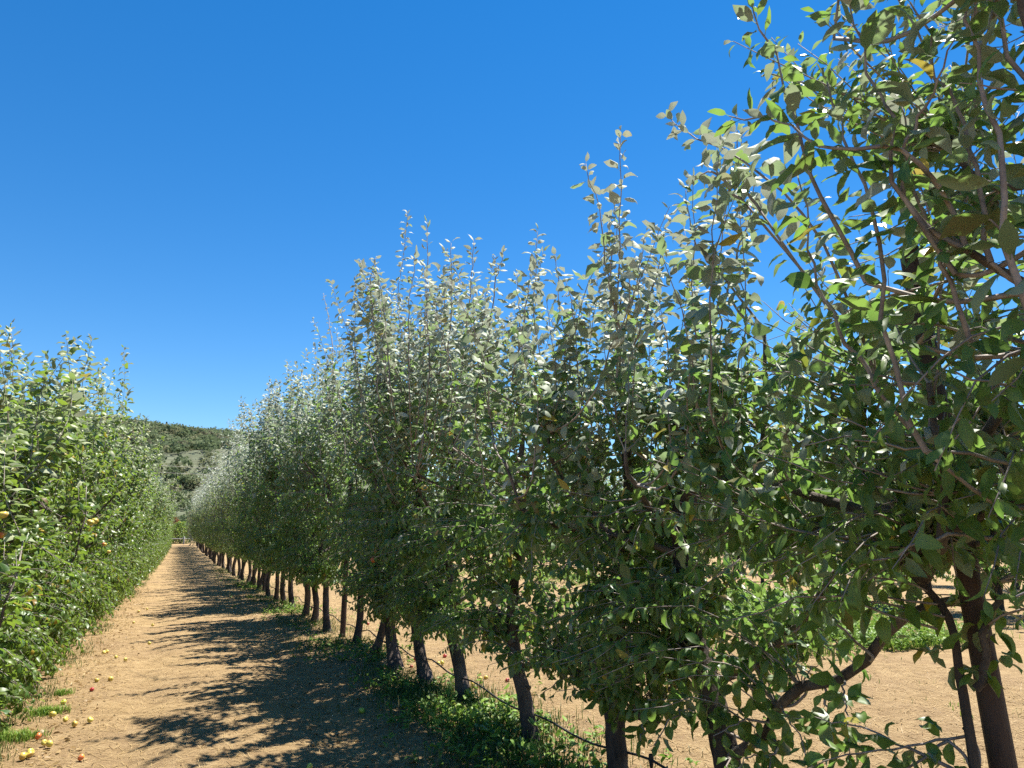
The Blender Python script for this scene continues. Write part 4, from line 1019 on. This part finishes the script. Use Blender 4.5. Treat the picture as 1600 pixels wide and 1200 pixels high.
V = (P[:, None] + J).reshape(-1, 3); f = np.array([(0, 1, 4, 4), (1, 2, 4, 4), (2, 3, 4, 4), (3, 0, 4, 4), (1, 0, 5, 5), (2, 1, 5, 5), (3, 2, 5, 5), (0, 3, 5, 5)])
g.add(V, (f[None] + (np.arange(n) * 6)[:, None, None]).reshape(-1, 4))
tag(g.build('clods', [M['soil']], smooth=False), 'small clods and stones lying on the dry soil', 'clods', kind='stuff')
g = Geo(); n = 5200                                   # fallen leaves
y = 3 + 22 * rg.random(n) ** 1.6; x = np.where(rg.random(n) < .7, rg.normal(2.1, .6, n), rg.normal(-.8, .2, n)); P = gnd(x, y); P[:, 2] += .008
a = rg.random(n) * 6.28; D = np.stack([np.cos(a), np.sin(a), rg.normal(0, .2, n)], 1); L = rg.uniform(.03, .065, n); v = np.zeros((n, 4)); v[:, 0] = rg.random(n); v[:, 2] = rg.random(n)
add_leaves(g, rg, P, D, np.array([0, 0, 1.0]) + rg.normal(0, .3, (n, 3)), L, L * .27, v, 4, fold=.5, arch=.6, mat=0)
tag(g.build('leaf_litter', [M['straw']]), 'dry curled fallen leaves on the soil near the trunks', 'fallen leaves', kind='stuff')

# ------------------------------------------------------------------ small things
M['plastic'] = simple_mat('pale_plastic', (.55, .68, .66), (.72, .82, .80), 20, .35)
def scrap(x, y, z, sx, sz, rot, lab):
    g = Geo(); rg = np.random.default_rng(int(x * 100)); n = 7
    u, w = np.meshgrid(np.linspace(-1, 1, n), np.linspace(-1, 1, n)); dx = rg.normal(0, .012, (n, n)) + .012 * np.cos(u * 2.5)
    V = np.stack([u * sx * (1 - .25 * w ** 2), dx, w * sz * (1 - .3 * u ** 2)], -1); V2 = V + [0, .002, 0]
    idx = np.arange(n * n).reshape(n, n); q = np.stack([idx[:-1, :-1], idx[:-1, 1:], idx[1:, 1:], idx[1:, :-1]], -1).reshape(-1, 4)
    g.add(V.reshape(-1, 3), q); g.add(V2.reshape(-1, 3), q[:, ::-1])
    o = g.build('plastic_scrap', [M['plastic']], loc=(x, y, z)); o.rotation_euler = rot; tag(o, lab, 'plastic scrap', 'pale plastic scraps at a trunk'); return o
scrap(2.66, 7.02, .42, .05, .032, (.5, .4, .2), 'flat slanting pale plastic scrap on the far side of a leaning trunk')
scrap(2.62, 6.72, .49, .04, .045, (.2, 0, -.3), 'rounder pale plastic scrap caught on the near side of a leaning trunk')

# far end of the path: rail, dark shrubs, red leaved shrub, silver shrub
M['rail'] = simple_mat('pale_rail', (.17, .165, .16), (.26, .25, .24), 4, .6)
M['wood_board'] = simple_mat('weathered_boards', (.24, .12, .065), (.38, .21, .12), 4, .85, .4, 30, stretch=(.2, 1, 3))
o = empty('rail_fence', (2.0, 85, float(gz(85)))); tag(o, 'low pale rail on posts across the far end of the path', 'rail')
g = Geo(); tube(g, [(-3, 0, .55), (3, .1, .58)], [.045, .045], 8); g.build('rail', [M['rail']], o)
for k in range(4):
    g = Geo(); tube(g, [(-2.7 + k * 1.8, 0, -.1), (-2.7 + k * 1.8, .02, .8)], [.07, .06], 8); g.build('post', [M['rail']], o)
def shrub(name, x, y, w, h, mat, n, size, lab, cat, seed, group=None):
    rg = np.random.default_rng(seed); o = empty(name, (x, y, float(gz(y)))); tag(o, lab, cat, group)
    g = Geo()
    for k in range(6):
        a = rg.random() * 6.28; tube(g, [(0, 0, -.1), (math.cos(a) * w * .25, math.sin(a) * w * .25, h * .4), (math.cos(a) * w * .5, math.sin(a) * w * .5, h * .75)], [.06, .04, .015], 5)
    g.build('stem', [M['limb']], o)
    g = Geo(); a = rg.random(n) * 6.28; z = rg.beta(1.6, 1.3, n); r = np.sqrt(rg.random(n)) * w * np.interp(z, [0, .3, .7, 1], [.6, 1, .85, .2]) * (1 + .2 * np.sin(a * 3 + z * 7))
    P = np.stack([r * np.cos(a), r * np.sin(a), z * h], 1); D = rg.normal(0, 1, (n, 3)) + [0, 0, .4]; L = size * rg.uniform(.6, 1.2, n)
    add_leaves(g, rg, P, D, rg.normal(0, .5, (n, 3)) + [0, 0, 1], L, L * .3, leaf_var(rg, n, rg.uniform(0, .7, n) if mat == 'leaf_pale' else np.zeros(n)), 3, fold=.3, arch=.8, mat=0)
    g.build('foliage', [M[mat]], o)
M['leaf_red'] = leaf_material('red_leaf', (.10, .065, .03), (.17, .10, .045), (.30, .16, .09), (.3, .2, .1), (.4, .12, .03), vein=False)
shrub('shrub', .1, 90, .7, 2.8, 'leaf_red', 900, .2, 'reddish brown leafed shrub behind the far end of the path', 'shrub', 1)
shrub('shrub', 2.25, 80, 1.15, 4.6, 'leaf_pale', 6000, .15, 'silvery grey green shrub ending the bare trunked row', 'shrub', 2)
for i, (x, y) in enumerate([(-4, 92), (-1.5, 93), (.8, 88), (2.7, 92), (5.4, 94), (8.5, 93)]):
    shrub('bush', x, y, 1.9, (2.3 if i == 2 else 3.4 + (i % 3) * .5), 'leaf_far', 3000, .2, 'dark bush closing off the far end of the path behind the pale rail', 'bush', 20 + i, 'dark bushes behind the rail')
